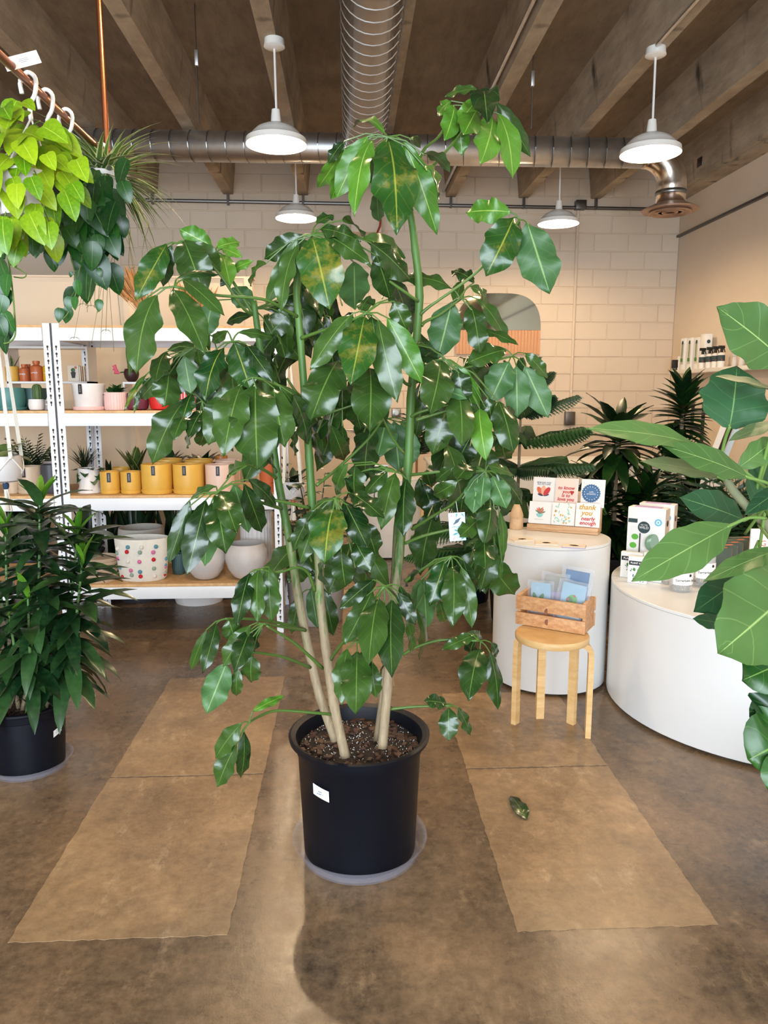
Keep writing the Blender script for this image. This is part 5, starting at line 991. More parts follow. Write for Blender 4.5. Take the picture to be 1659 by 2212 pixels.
for k, (px, py, rpx, hpx, lab) in enumerate(((1478, 1280, 24, 66, 'terrarium kit jar with printed label, front one'), (1526, 1270, 24, 84, 'terrarium kit jar behind the front one, under the fig leaf'), (1444, 1264, 9, 32, 'slim glass jar of sticks left of the terrarium jars'))):
    g = on2(px, py); r = rpx*mpp(g); h_ = hpx*mpp(g)*1.05; c = Vector((g.x, g.y+r*.8, H2)); t_ = thing('glass_jar', lab, 'jar', c, 'terrarium kit jars')
    obj('jar', MB().lathe([(.001, 0), (r*.94, 0), (r, h_*.04), (r, h_*.74), (r*.9, h_*.82), (r*.7, h_*.87), (r*.7, h_), (r*.64, h_), (r*.64, h_*.88), (r*.95, h_*.72), (r*.95, h_*.06), (.001, h_*.04)], 32, c+Vector((0, 0, .001))), 'jar_glass', t_, 'all')
    fl2 = MB(); rn = random.Random(k)
    for q in range(60):
        a_, rr = rn.uniform(0, 6.28), r*.85*math.sqrt(rn.random()); fl2.ball(c+Vector((rr*math.cos(a_), rr*math.sin(a_), h_*rn.uniform(.07, .2))), r*.12, 5, 4)
    stuff(obj('pebble_fill', fl2, 'pebbles', t_)); stk = MB()
    for q in range(6): x_, y_ = rn.uniform(-.6, .6)*r, -r*rn.uniform(.2, .7); stk.tube([c+Vector((x_, y_, h_*.05)), c+Vector((x_+.2*r, y_, h_*rn.uniform(.25, .5)))], r*.07, 5)
    obj('sticks', stk, 'wood_sticks', t_)
    if rpx > 10:
        lb = MB(); n = 14; a0_, a1_ = R(-155), R(-30)
        for j in (0, 1):
            for i in range(n+1): a_ = a0_+(a1_-a0_)*i/n; lb.v.append(c+Vector(((r+.0008)*math.cos(a_), (r+.0008)*math.sin(a_), h_*(.24+.38*j))))
        for i in range(n): lb.f.append([i, i+1, n+2+i, n+1+i]); lb.mi.append(0); lb.uv.append([(0, 0)]*4)
        lo_ = obj('label', lb, 'paper_white', t_); a_ = R(-95); M = Matrix.Translation(c+Vector(((r+.004)*math.cos(a_), (r+.004)*math.sin(a_), h_*.4))) @ Matrix.Rotation(a_+math.pi/2, 4, 'Z') @ RX
        text('Terrarium Kit', r*.32, 'label_black', M, lo_)
        obj('seal', MB().ball(c+Vector(((r+.001)*math.cos(R(-68)), (r+.001)*math.sin(R(-68)), h_*.55)), r*.13, 12, 6, sq=(1, .3, 1)), 'label_black', lo_)
        obj('cork', MB().lathe([(.001, h_*.96), (r*.63, h_*.96), (r*.63, h_*1.03), (.001, h_*1.03)], 18, c), 'oak', t_)
pm('book_green', (70, 82, 72), .6); pm('kraft', (150, 104, 66), .7)
ba, bb = on2(1536, 1222), on2(1572, 1226); bx_ = Vector((1, .08, 0)).normalized(); by_ = Vector((-.08, 1, 0)).normalized()
for k in range(5):
    o_ = on2(1500+20*k, 1234-9*k); M = Matrix((bx_, by_, Vector((0, 0, 1)))).transposed().to_4x4(); M.translation = Vector((o_.x, C2.y+.1+.06*k, H2)); hb_ = .155
    M.translation.x = XP(1528+13*k, C2.y+.1+.06*k, H2+.07)
    t_ = thing('boxed_kit', ['dark green boxed kit, frontmost of the row behind the jars', 'dark green boxed kit, second of the row behind the jars', 'dark green boxed kit, third of the row behind the jars', 'dark green boxed kit, fourth of the row behind the jars', 'dark green boxed kit, rearmost of the row behind the jars'][k], 'box', M.translation, 'dark green boxed kits')
    obj('box_cover', MB().cbox(0, .115, 0, .042, .001, hb_, .0015, M=M), 'book_green', t_); obj('kraft_side', MB().box(.1152, .1172, .002, .04, .003, hb_-.002, M=M), 'kraft', t_, False); obj('white_strip', MB().box(.1172, .1178, .012, .016, .003, hb_-.002, M=M), 'paper_white', t_, False)
    obj('top_seal', MB().lathe([(.001, 0), (.014, 0), (.014, .0008), (.001, .0008)], 16, M=M @ Matrix.Translation((.085, .021, hb_)) @ Matrix.Diagonal((1.4, .6, 1, 1))), 'ink_coral', t_)
g = on2(1607, 1222); gnome('wooden_gnome', (g.x, C2.y+.02, H2), .12, 'small wooden cone gnome beside the dark boxed kits')
M = Matrix.Translation((XP(1655, C2.y+.16, .7), C2.y+.16, H2)); t_ = thing('printed_sign', 'white tabletop sign with coral letters at the right edge', 'sign', M.translation)
bo = obj('sign_board', MB().cbox(-.075, .12, 0, .012, .001, .235, .002, M=M), 'paper_white', t_); text('G', .04, 'ink_coral', M @ Matrix.Translation((-.03, -.002, .165)) @ RX, bo, align='LEFT'); text('U', .026, 'ink_grey', M @ Matrix.Translation((-.01, -.002, .125)) @ RX, bo, align='LEFT')
# small bowl and tray
g = on2(1545, 1288); obw = thing('ceramic_bowl', 'small white ceramic bowl with dark rim beside the terrarium jars', 'bowl', (g.x+.02, g.y+.02, H2))
obj('bowl_body', MB().lathe([(.001, 0), (.022, 0), (.042, .02), (.05, .04), (.048, .04), (.04, .022), (.001, .006)], 28, (g.x+.02, g.y+.02, H2+.001)), 'pot_white', obw); obj('bowl_rim', MB().tube([(g.x+.02+.05*math.cos(a_), g.y+.02+.05*math.sin(a_), H2+.041) for a_ in [k*.2618 for k in range(24)]], .0014, 5, closed=True), 'cocoa', obw)
g = on2(1600, 1262); tr = thing('wooden_tray', 'shallow wooden tray of small shells beside the bowl', 'tray', (g.x, g.y, H2)); obj('tray_body', MB().cbox(g.x-.06, g.x+.07, g.y-.03, g.y+.05, H2+.001, H2+.022, .003), 'beech_figure', tr)
for k in range(5): obj('shell', MB().ball((g.x-.035+.02*k, g.y+.01*(k % 2), H2+.024), .009, 10, 6, sq=(1.2, 1, .7)), 'pot_white', tr)
g = on2(1560, 1250); dsh = obj('soap_dish', MB().cbox(g.x-.03, g.x+.03, g.y+.05, g.y+.09, H2+.001, H2+.05, .004), 'paper_cream'); tag(dsh, 'cream carton with a yellow dot behind the small bowl', 'box'); disc(dsh, Matrix.Translation((g.x, g.y+.05, H2+.025)), 0, 0, .013, 'ink_gold', lift=.001)
# ---- back plinth goods
for k, (px, mt, lab) in enumerate(((813, 'paper_white', 'small plant clips box on the back plinth, left one'), (832, 'tag_blue', 'small pale box on the back plinth next to the clips box'))):
    a = P(px-9, 1010, C3.y-.12); h_ = 28*mpp(a); M = Matrix.Translation((a.x, C3.y-.12, H3)); t_ = thing('clip_box', lab, 'box', M.translation); obj('carton', MB().cbox(0, .062, 0, .03, .001, h_, .001, M=M), mt, t_); bn = obj('printed_banner', MB().poly([(.004, -.001, h_*.75), (.058, -.001, h_*.75), (.058, -.001, h_*.9), (.004, -.001, h_*.9)], M=M), 'label_black', t_, False); rn = random.Random(k)
    for q in range(12): lf(t_, M, rn.uniform(.006, .05), rn.uniform(.008, h_*.6), .012, rn.uniform(20, 160), 'ink_dark' if k == 0 else 'kit_green', .4, lift=.001+.0001*q)
x = XP(788, C3.y, H3); gnome('wooden_gnome', (x, C3.y-.05, H3), .16, 'wooden cone gnome on the back plinth')
# ---- back counter with its till
YK = 6.35; xk0, xk1 = XP(935, YK, .4), XP(1560, YK, .8); ZK = P(1010, 1000, YK).z
ct = thing('sales_counter', 'long white sales counter at the back of the shop', 'counter', ((xk0+xk1)/2, YK+.3, 0))
obj('counter_front', MB().cbox(xk0, xk1, YK, YK+.02, .02, ZK-.03, .003), 'white_laminate', ct); obj('counter_side', MB().cbox(xk0, xk0+.02, YK+.02, YK+.6, .02, ZK-.03, .003), 'white_laminate', ct); obj('counter_top', MB().cbox(xk0-.02, xk1+.02, YK-.02, YK+.64, ZK-.029, ZK, .003), 'white_laminate', ct); obj('counter_back', MB().box(xk0+.02, xk1, YK+.58, YK+.6, .02, ZK-.03), 'white_laminate', ct, False)
for x in (xk0+.03, xk1-.03): obj('foot', MB().box(x-.02, x+.02, YK+.05, YK+.5, 0, .02), 'black_matte', ct, False)
x = XP(1008, YK+.2, ZK); tl = thing('till_screen', 'black point of sale screen on the sales counter', 'screen', (x, YK+.2, ZK)); M = Matrix.Translation((x, YK+.2, ZK)) @ Matrix.Rotation(R(-8), 4, 'X')
obj('screen_body', MB().cbox(-.13, .13, 0, .04, .03, .26, .01, M=M), 'black_matte', tl); obj('screen_glass', MB().box(-.09, .09, -.003, -.0005, .045, .16, M=M), 'glass_dark', tl, False); obj('screen_stand', MB().cbox(-.06, .06, -.02, .1, .001, .03, .005, M=Matrix.Translation((x, YK+.2, ZK))), 'black_plastic', tl); obj('screen_base', MB().cbox(-.1, .1, -.06, .14, .0005, .012, .003, M=Matrix.Translation((x, YK+.2, ZK))), 'white_plastic', tl)
x = XP(972, YK+.1, ZK); t_ = thing('picture_frame', 'small framed colourful picture on the counter left of the till', 'picture', (x, YK+.1, ZK)); obj('frame', MB().cbox(x-.05, x+.05, YK+.09, YK+.105, ZK+.001, ZK+.095, .003), 'white_plastic', t_)
for k, mt in enumerate(('ink_sage', 'ink_coral', 'ink_dark', 'kit_green', 'ink_peach', 'ink_red')): obj('print_patch', MB().box(x-.042+.028*(k % 3), x-.016+.028*(k % 3), YK+.088, YK+.0895, ZK+.01+.04*(k//3), ZK+.045+.04*(k//3)), mt, t_, False)
x = XP(950, YK+.25, ZK); t_ = thing('card_box', 'cream box with a sprig beside the framed picture on the counter', 'box', (x, YK+.25, ZK)); obj('box_body', MB().cbox(x-.07, x+.08, YK+.22, YK+.3, ZK+.001, ZK+.14, .003), 'paper_cream', t_); tuft(t_, (x, YK+.21, ZK+.1), ML['pep'], 10, .06, 2, 31, 'leaf', -.2)
# fern palm at the back left of the counter
x = XP(905, YK-.35, .3); t_ = thing('potted_palm', 'slim feathery palm standing beside the back counter', 'plant', (x, YK+.9, 0)); 
xx = XP(900, YK+.9, .6); WL[t_.name] = Vector((xx, YK+.9, 0)); t_.location = (xx, YK+.9, 0)
obj('pot_body', MB().lathe(potprof('taper', .14, .26), 24, (xx, YK+.9, 0)), 'pot_charcoal', t_); obj('trunk', MB().tube([(xx, YK+.9, .2), (xx, YK+.9, .8)], .012, 8), 'kraft', t_); tuft(t_, (xx, YK+.9, .78), ML['frond'], 18, .5, 2, 33, 'frond', .2)
# wooden easel stool by the back plinth
x0 = XP(917, 6.15, .3); es = thing('wooden_stand', 'narrow wooden stand between the back plinth and the counter', 'stand', (x0, 6.15, 0))
for dx in (-.02, .03): obj('leg', MB().box(x0+dx-.012, x0+dx+.012, 6.14, 6.165, 0, .62), 'birch', es, False)
obj('rail', MB().box(x0-.03, x0+.045, 6.14, 6.165, .3, .33), 'birch', es, False); obj('top', MB().box(x0-.05, x0+.06, 6.1, 6.2, .62, .64), 'birch', es, False)
# keypad, mirror, wall shelf
k0 = P(856, 892, YB-.03); kp = thing('wall_sensor', 'small grey square sensor box on the back wall', 'sensor', (k0.x, YB-.02, k0.z)); obj('sensor_box', MB().cbox(k0.x-.055, k0.x+.055, YB-.045, YB-.001, k0.z-.055, k0.z+.055, .012), 'galvanised_seam', kp); obj('sensor_face', MB().lathe([(.001, 0), (.03, 0), (.026, .01), (.001, .012)], 20, M=Matrix.Translation((k0.x, YB-.045, k0.z)) @ Matrix.Rotation(R(90), 4, 'X')), 'tag_blue', kp)
a, b_, c_ = P(985, 765, YB-.03), P(1168, 713, YB-.03), P(1076, 633, YB-.03); mr = thing('arched_mirror', 'arched mirror above a slatted wood panel on the back wall', 'mirror', ((a.x+b_.x)/2, YB-.02, a.z)); hw = (b_.x-a.x)/2; hh = c_.z-b_.z; mx = (a.x+b_.x)/2
pts = [(-hw, 0), (hw, 0)]+[(math.copysign(hw*abs(math.cos(t))**.62, math.cos(t)), hh*math.sin(t)**.8) for t in [math.pi*(k+.5)/25 for k in range(25)]]
MM = Matrix.Translation((mx, YB-.015, b_.z)) @ Matrix.Rotation(R(90), 4, 'X'); obj('mirror_pane', MB().prism(pts, 0, .008, M=MM), 'mirror_glass', mr, False); 
nsl = 26
for k in range(nsl): x = mx-hw+2*hw*(k+.5)/nsl; obj('slat', MB().box(x-hw/nsl*.94, x+hw/nsl*.94, YB-.03, YB-.008, a.z, b_.z-.003), 'bamboo_panel', mr, False)
# floating shelf on the right wall
sa = P(1436, 803, 8.55); zs_ = sa.z; xs_ = XR-.21
ws = obj('wall_shelf', MB().cbox(xs_, XR-.001, 3.4, 8.55, zs_-.03, zs_+.012, .004), 'white_laminate'); tag(ws, 'long white floating shelf on the right wall', 'shelf'); zs_ += .0125
def onsh(px): # depth on the shelf so that the column px is hit at mid depth
    lo, hi = 3.5, 8.5
    for _ in range(40):
        m_ = (lo+hi)/2
        if (CR.dot(Vector(((xs_+XR)/2, m_, zs_))-CO)/CF.dot(Vector(((xs_+XR)/2, m_, zs_))-CO))*FPX+829.5 > px: lo = m_
        else: hi = m_
    return lo
for k, px in enumerate((1477, 1492, 1507, 1520)):
    Y = onsh(px); s_ = 78*mpp((XR, Y, zs_)) if k < 3 else 85*mpp((XR, Y, zs_)); x = (xs_+XR)/2; t_ = thing('stake_box', ['white boxed plant stake, farthest of four on the wall shelf', 'white boxed plant stake, second farthest on the wall shelf', 'white boxed plant stake, third on the wall shelf', 'white boxed plant stake next to the spray bottles'][k], 'box', (x, Y, zs_), 'boxed stakes on the wall shelf')
    s_ *= .86
    obj('carton', MB().cbox(x-.03, x+.05, Y-.05, Y+.05, zs_, zs_+s_, .002), 'paper_white', t_)
    if k < 3: obj('box_window', MB().box(x-.0315, x-.03, Y-.035, Y+.035, zs_+s_*.18, zs_+s_*.85), 'pot_greywhite', t_, False); obj('glass_globe', MB().ball((x-.034, Y, zs_+s_*.32), .024, 10, 7, sq=(.4, 1, 1)), 'kit_green', t_); obj('glass_stake', MB().box(x-.034, x-.031, Y-.006, Y+.006, zs_+s_*.4, zs_+s_*.8), 'kit_green', t_, False); obj('printed_shape', MB().ball((x-.032, Y, zs_+s_*.86), .022, 10, 7, sq=(.15, 1, 1)), 'ink_dark', t_)
    else: obj('printed_shape', MB().ball((x+.01, Y-.052, zs_+s_*.78), .02, 10, 7, sq=(1, .15, 1)), 'ink_dark', t_)
for k, px in enumerate((1526, 1541, 1554, 1567)):
    Y = onsh(px); x = (xs_+XR)/2-.05; s_ = .2; t_ = thing('spray_bottle', ['white spray bottle with black trigger, farthest of four', 'white spray bottle with black trigger, second of four', 'white spray bottle with black trigger, third of four', 'white spray bottle with black trigger, nearest of four'][k], 'bottle', (x, Y, zs_), 'spray bottles on the wall shelf')
    obj('bottle_body', MB().lathe([(.001, 0), (.033, 0), (.035, .006), (.035, .125), (.028, .14), (.014, .148), (.001, .15)], 18, (x, Y, zs_)), 'white_plastic', t_); obj('label', MB().lathe([(.0356, .062), (.0356, .12)], 18, (x, Y, zs_)), 'ink_dark', t_); obj('trigger_head', MB().cbox(x-.035, x+.03, Y-.012, Y+.012, zs_+.185, zs_+.215, .006).lathe([(.001, .148), (.015, .148), (.013, .185), (.001, .19)], 12, (x, Y, zs_)), 'black_matte', t_); obj('trigger', MB().tube([(x+.0, Y, zs_+.19), (x+.028, Y, zs_+.175), (x+.035, Y, zs_+.15)], .005, 6), 'black_matte', t_); obj('red_seal', MB().ball((x-.01, Y-.034, zs_+.075), .006, 8, 5), 'ink_red', t_)
for k, px in enumerate((1586, 1601)):
    Y = onsh(px); x = (xs_+XR)/2; t_ = thing('spray_bottle', ['pale grey spray bottle standing apart on the wall shelf, farther one', 'pale grey spray bottle standing apart on the wall shelf, nearer one'][k], 'bottle', (x, Y, zs_)); obj('bottle_body', MB().lathe([(.001, 0), (.026, 0), (.026, .08), (.012, .1), (.001, .1)], 16, (x, Y, zs_)), 'pot_greywhite', t_); obj('trigger_head', MB().cbox(x-.026, x+.02, Y-.01, Y+.01, zs_+.1, zs_+.13, .005), 'pot_greywhite', t_)
Y = onsh(1443); x = xs_+.06; t_ = thing('camera_device', 'small black device on a clip at the far end of the wall shelf', 'device', (x, Y, zs_)); obj('device_body', MB().cbox(x-.04, x+.04, Y-.02, Y+.02, zs_+.03, zs_+.12, .006), 'black_matte', t_); obj('device_clip', MB().cbox(x-.02, x+.03, Y-.015, Y+.015, zs_, zs_+.032, .004), 'steel_dark', t_)
Y = onsh(1460); t_ = obj('white_candle', MB().lathe([(.001, 0), (.032, 0), (.034, .1), (.03, .13), (.022, .16), (.001, .162)], 18, ((xs_+XR)/2, Y, zs_)), 'pot_white'); tag(t_, 'plain white cylinder beside the boxed stakes on the wall shelf', 'bottle')
# things on the right end of the counter
x = XP(1523, YK+.05, ZK); t_ = thing('counter_sign', 'little white card sign standing on the counter at right', 'sign', (x, YK+.06, ZK)); obj('sign_card', MB().cbox(x-.05, x+.05, YK+.05, YK+.06, ZK+.001, ZK+.13, .002), 'paper_white', t_); obj('printed_shape', MB().box(x-.03, x-.005, YK+.0485, YK+.0495, ZK+.1, ZK+.118), 'ink_coral', t_, False)
for q in range(4): obj('printed_line', MB().box(x-.03, x+.03, YK+.0485, YK+.0495, ZK+.03+.015*q, ZK+.034+.015*q), 'ink_grey', t_, False)
x = XP(1500, YK+.3, ZK); t_ = thing('metal_rack', 'black metal rack standing on the counter at right', 'rack', (x, YK+.3, ZK))
for dx in (-.05, .05): obj('upright', MB().box(x+dx-.012, x+dx+.012, YK+.28, YK+.3, ZK, ZK+.5), 'black_matte', t_, False)
for z in (.12, .28, .44): obj('rung', MB().box(x-.05, x+.05, YK+.282, YK+.298, ZK+z, ZK+z+.02), 'black_matte', t_, False)
x = XP(1555, YK+.3, ZK); t_ = thing('leaning_prints', 'leaning glossy white panels with a black edge on the counter', 'panel', (x, YK+.3, ZK))
for k in range(3): obj('panel', MB().box(-.1+.07*k, -.05+.07*k, .02*k, .02*k+.012, 0, .38, M=Matrix.Translation((x, YK+.3, ZK+.002)) @ Matrix.Rotation(R(18), 4, 'Y')), ['paper_white', 'black_matte', 'tag_blue'][k], t_, False)
# ================================================================== cane plant in the left foreground
leafmat('cane_leaf', (14, 40, 20), (54, 88, 44), .3, None, lat=0, coat=.1); leafmat('cane_leaf_new', (60, 112, 24), (104, 150, 44), .35)
pm('cane_bark', (150, 132, 104), .8, var=.25, vscale=40, bmp=.3, bscale=80); pm('cane_green', (92, 124, 70), .5, var=.2, vscale=30)
ML['cane'] = leaf_mesh('leaf', [.45, .8, 1, 1, .86, .56, .0], .27, .22, 'cane_leaf', .35); ML['cane2'] = leaf_mesh('leaf', [.45, .8, 1, 1, .86, .56, .0], .24, .4, 'cane_leaf', .3, wave=.05); ML['canen'] = leaf_mesh('leaf', [.5, .85, 1, 1, .86, .56, .0], .2, .12, 'cane_leaf_new', .5)
gp = G(66, 1688); DP = Vector((XP(62, gp.y+.12, .1), gp.y+.125, 0)); dr_, db_, dh_ = .150, .122, .262
dc = thing('potted_cane_plant', 'bushy dark cane plant with narrow leaves in a black nursery pot at left', 'plant', DP)
obj('nursery_pot', MB().lathe([(db_-.01, .008), (db_, .012), (dr_-.016, dh_-.045), (dr_-.008, dh_-.04), (dr_-.004, dh_-.014), (dr_+.004, dh_-.008), (dr_+.004, dh_), (dr_-.006, dh_+.001), (dr_-.012, dh_-.04), (.001, dh_-.05)], 52, DP), 'black_plastic', dc)
obj('soil', MB().lathe([(.001, dh_-.03), (dr_*.5, dh_-.034), (dr_-.013, dh_-.038), (dr_-.013, dh_-.042), (.001, dh_-.042)], 30, DP), 'potting_soil', dc)
bk = MB(); rn = random.Random(5)
for k in range(200):
    a, r_ = rn.uniform(0, 6.283), (dr_-.018)*math.sqrt(rn.random()); s_ = rn.uniform(.003, .009); bk.box(-s_, s_, -s_*.6, s_*.6, -.002, .004, M=Matrix.Translation((DP.x+r_*math.cos(a), DP.y+r_*math.sin(a), dh_-.031)) @ Matrix.Rotation(rn.uniform(0, 6), 4, 'Z') @ Matrix.Rotation(rn.uniform(-.6, .6), 4, 'X'))
stuff(obj('bark_chips', bk, 'bark_chip', dc, False))
rat2 = lambda z: db_+(dr_-.016-db_)*min(1, max(0, (z-.012)/(dh_-.057)))
st, bp, a0 = on_pot(122, 1578, .044, .026, DP, rat2, 'paper_white', dc, 'price_sticker', .22)
bars([(-.013, -.006, 0), (-.004, .012, 0), (-.01, .006, .006)], 'faint_ink', frame((DP.x+(rat2(bp.z)+.003)*math.cos(a0), DP.y+(rat2(bp.z)+.003)*math.sin(a0), bp.z-.003), (-math.sin(a0), math.cos(a0), 0), None, (math.cos(a0), math.sin(a0), 0)), st)
for (bx_, by_, tx, ty, Yt, n, zs0) in (((48, 1535), 0, 86, 1080, DP.y-.05, 84, .62), ((100, 1528), 0, 168, 1148, DP.y, 66, .58), ((120, 1522), 0, 178, 1215, DP.y-.1, 50, .52), ((40, 1530), 0, 12, 1150, DP.y-.02, 50, .5), ((70, 1520), 0, -40, 1120, DP.y+.1, 20, .5), ((90, 1530), 0, 60, 1290, DP.y-.14, 16, .45), ((20, 1530), 0, 20, 1330, DP.y-.12, 14, .42)):
    b0 = G(bx_[0], bx_[1], dh_-.03); T = P(tx, ty, Yt); mid = (b0+T)/2+Vector((rn.uniform(-.04, .04), rn.uniform(-.03, .03), -.05)); c = catmull([b0, mid, T], 10)
    k_ = int(len(c)*.55); obj('cane', MB().tube(c[:k_+1], .0075, 8), 'cane_bark', dc); obj('cane_tip', MB().tube(c[k_:], [.006-.003*q/(len(c)-k_) for q in range(len(c)-k_)], 8), 'cane_green', dc)
    for q in range(n):
        f = q/(n-1); z_ = zs0+.0; u = .3+.7*f; p = c[min(len(c)-1, int(u*(len(c)-1)))]; nx = c[min(len(c)-1, int(u*(len(c)-1))+1)]; p = p+(nx-p)*((u*(len(c)-1)) % 1)
        a = q*2.4+rn.uniform(-.3, .3); el = (-.5+1.1*f+rn.uniform(-.25, .25)) if f < .93 else rn.uniform(.6, 1.3)
        d = Vector((math.cos(a)*math.cos(el), math.sin(a)*math.cos(el), math.sin(el))); new = f > .95
        inst('leaf', ML['canen'] if new else (ML['cane'] if rn.random() < .6 else ML['cane2']), along(p, d, Vector((-d.x*d.z*.5, -d.y*d.z*.5, 1)), (.12 if new else .2)*rn.uniform(.8, 1.2)), dc)
so = obj('plant_saucer', MB().lathe([(.001, 0), (db_+.012, 0), (db_+.026, .032), (db_+.03, .033), (db_+.02, .03), (db_+.008, .005), (.001, .005)], 44, DP+Vector((0, 0, .001))), 'clear_plastic'); tag(so, 'clear plastic saucer under the pot of the left cane plant', 'saucer')

# ================================================================== fig in the right foreground
leafmat('fig_leaf', (62, 96, 44), (88, 122, 60), .42, (170, 196, 116), .016, lat=5); leafmat('fig_leaf_dark', (24, 60, 34), (44, 86, 50), .4, (126, 160, 98), .016, lat=5); leafmat('fig_leaf_dull', (78, 98, 60), (104, 120, 76), .5, (150, 166, 100), .016, lat=5)
leafmat('fiddle_leaf', (14, 50, 18), (54, 104, 30), .35, (130, 164, 80), .02, lat=5); pm('fig_bark', (134, 138, 106), .8, var=.2, vscale=20); pm('fig_stalk', (112, 146, 72), .4)
YG = 1.5; FP = Vector((1.42, 1.75, 0)); rnd = random.Random(23)
fg = thing('potted_fig', 'broad leaved fig with pale veined leaves reaching in from the right edge', 'plant', FP)
RND = [.2, .66, .9, 1.0, 1.0, .94, .84, .68, .44, 0.0]; OBL = [.06, .42, .72, .91, 1.0, .98, .88, .68, .38, 0.0]
stemp = catmull([P(1558, 985, 1.5), P(1572, 1040, 1.51), P(1600, 1080, 1.52), P(1640, 1118, 1.54), P(1690, 1180, 1.57), Vector((FP.x-.12, 1.68, .7)), FP+Vector((0, 0, .3))], 5)
obj('trunk', MB().tube(stemp, [.008+.006*k/len(stemp) for k in range(len(stemp))], 10), 'fig_bark', fg, 'all')
obj('nursery_pot', MB().lathe(potprof('taper', .19, .34), 40, FP), 'black_plastic', fg); obj('soil', MB().lathe([(.001, .3), (.165, .3), (.165, .29), (.001, .29)], 30, FP), 'potting_soil', fg)
for (bx_, by_, tx, ty, w_, mt, Yb, Yt, nz, prof, st_) in [
  (1700, 788, 1548, 662, 122, 'fig_leaf', 1.45, 1.42, (-.1, -1, .25), OBL, None), (1575, 925, 1592, 790, 148, 'fig_leaf_dark', 1.47, 1.5, (.05, -1, .1), RND, (1558, 985)), (1690, 852, 1545, 812, 44, 'fig_leaf_dull', 1.42, 1.4, (0, -.5, 1), OBL, None),
  (1505, 962, 1268, 925, 58, 'fig_leaf', 1.42, 1.3, (0, -.75, .6), OBL, (1665, 1062)), (1618, 1032, 1430, 962, 62, 'fig_leaf', 1.4, 1.36, (0, -.8, .5), OBL, (1700, 1075)), (1556, 1032, 1383, 996, 44, 'fig_leaf_dull', 1.5, 1.46, (0, -.7, .7), OBL, (1592, 1072)),
  (1608, 1124, 1468, 1074, 74, 'fig_leaf_dark', 1.5, 1.46, (-.1, -1, .4), OBL, (1650, 1120)), (1580, 1134, 1364, 1256, 88, 'fig_leaf', 1.4, 1.28, (-.3, -.9, .4), OBL, (1655, 1120)), (1700, 1184, 1518, 1257, 46, 'fig_leaf', 1.36, 1.26, (0, -.6, 1), OBL, None),
  (1720, 1262, 1552, 1412, 200, 'fig_leaf', 1.34, 1.22, (-.1, -1, .35), RND, None), (1612, 1238, 1498, 1322, 78, 'fig_leaf_dark', 1.46, 1.42, (0, -1, .3), OBL, (1690, 1190)), (1690, 912, 1574, 952, 36, 'fig_leaf_dull', 1.44, 1.4, (0, -.5, 1), OBL, None),
  (1592, 1012, 1680, 945, 52, 'fig_leaf', 1.47, 1.5, (.2, -1, .3), OBL, (1575, 1035)), (1632, 1096, 1690, 985, 118, 'fig_leaf_dark', 1.5, 1.55, (.1, -1, .1), RND, (1640, 1118)), (1566, 1348, 1497, 1336, 32, 'fig_leaf_dark', 1.42, 1.4, (0, -1, .4), OBL, None), (1700, 1050, 1608, 1112, 40, 'fig_leaf_dark', 1.38, 1.34, (0, -.7, .8), OBL, None)]:
    B, T = P(bx_, by_, Yb), P(tx, ty, Yt); obj('leaf', blade(B, T, w_*mpp(B)*1.06, nz, None, wave=.03, bulge=.04, fold=.14, rnd=rnd, prof=prof, curl=.05), [mt, 'fig_leaf'], fg, 'all')
    s0 = P(*st_, Yb+.03) if st_ else stemp[14]+Vector((rnd.uniform(-.02, .02), 0, rnd.uniform(-.1, .1))); obj('leaf_stalk', MB().tube(catmull([s0, (s0+B)/2+Vector((0, 0, .008)), B, B+(T-B)*.05], 4), .0034, 8), 'fig_stalk', fg, 'all')
FD = Vector((1.22, 1.35, 0)); fdl = thing('potted_fiddle_fig', 'dark wavy leaved fig low at the right edge', 'plant', FD)
obj('trunk', MB().tube([FD+Vector((0, 0, .05)), FD+Vector((0, 0, .9))], .008, 8), 'fig_bark', fdl); obj('nursery_pot', MB().lathe(potprof('taper', .12, .22), 36, FD), 'black_plastic', fdl); obj('soil', MB().lathe([(.001, .19), (.1, .19), (.1, .185), (.001, .185)], 30, FD), 'potting_soil', fdl)
for (bx_, by_, tx, ty, w_, Yb, nz) in ((1720, 1418, 1602, 1470, 84, 1.3, (-.2, -1, .5)), (1760, 1560, 1618, 1640, 150, 1.27, (-.3, -1, .3)), (1720, 1500, 1640, 1590, 120, 1.3, (-.2, -1, .3)), (1740, 1600, 1662, 1712, 90, 1.24, (-.2, -1, .3)), (1720, 1480, 1660, 1530, 90, 1.34, (0, -1, .3))):
    B, T = P(bx_, by_, Yb), P(tx, ty, Yb-.04); obj('leaf', blade(B, T, w_*mpp(B)*1.1, nz, None, wave=.14, bulge=.06, fold=.1, rnd=rnd, prof=[.2, .55, .62, .66, .82, .98, 1.0, .9, .6, .1], curl=.1), ['fiddle_leaf', 'fig_leaf_dark'], fdl, 'all'); obj('leaf_stalk', MB().tube([B, (B+FD+Vector((0, 0, B.z)))/2 if 0 else Vector((FD.x, FD.y, B.z-.03))], .003, 6), 'fig_stalk', fdl)

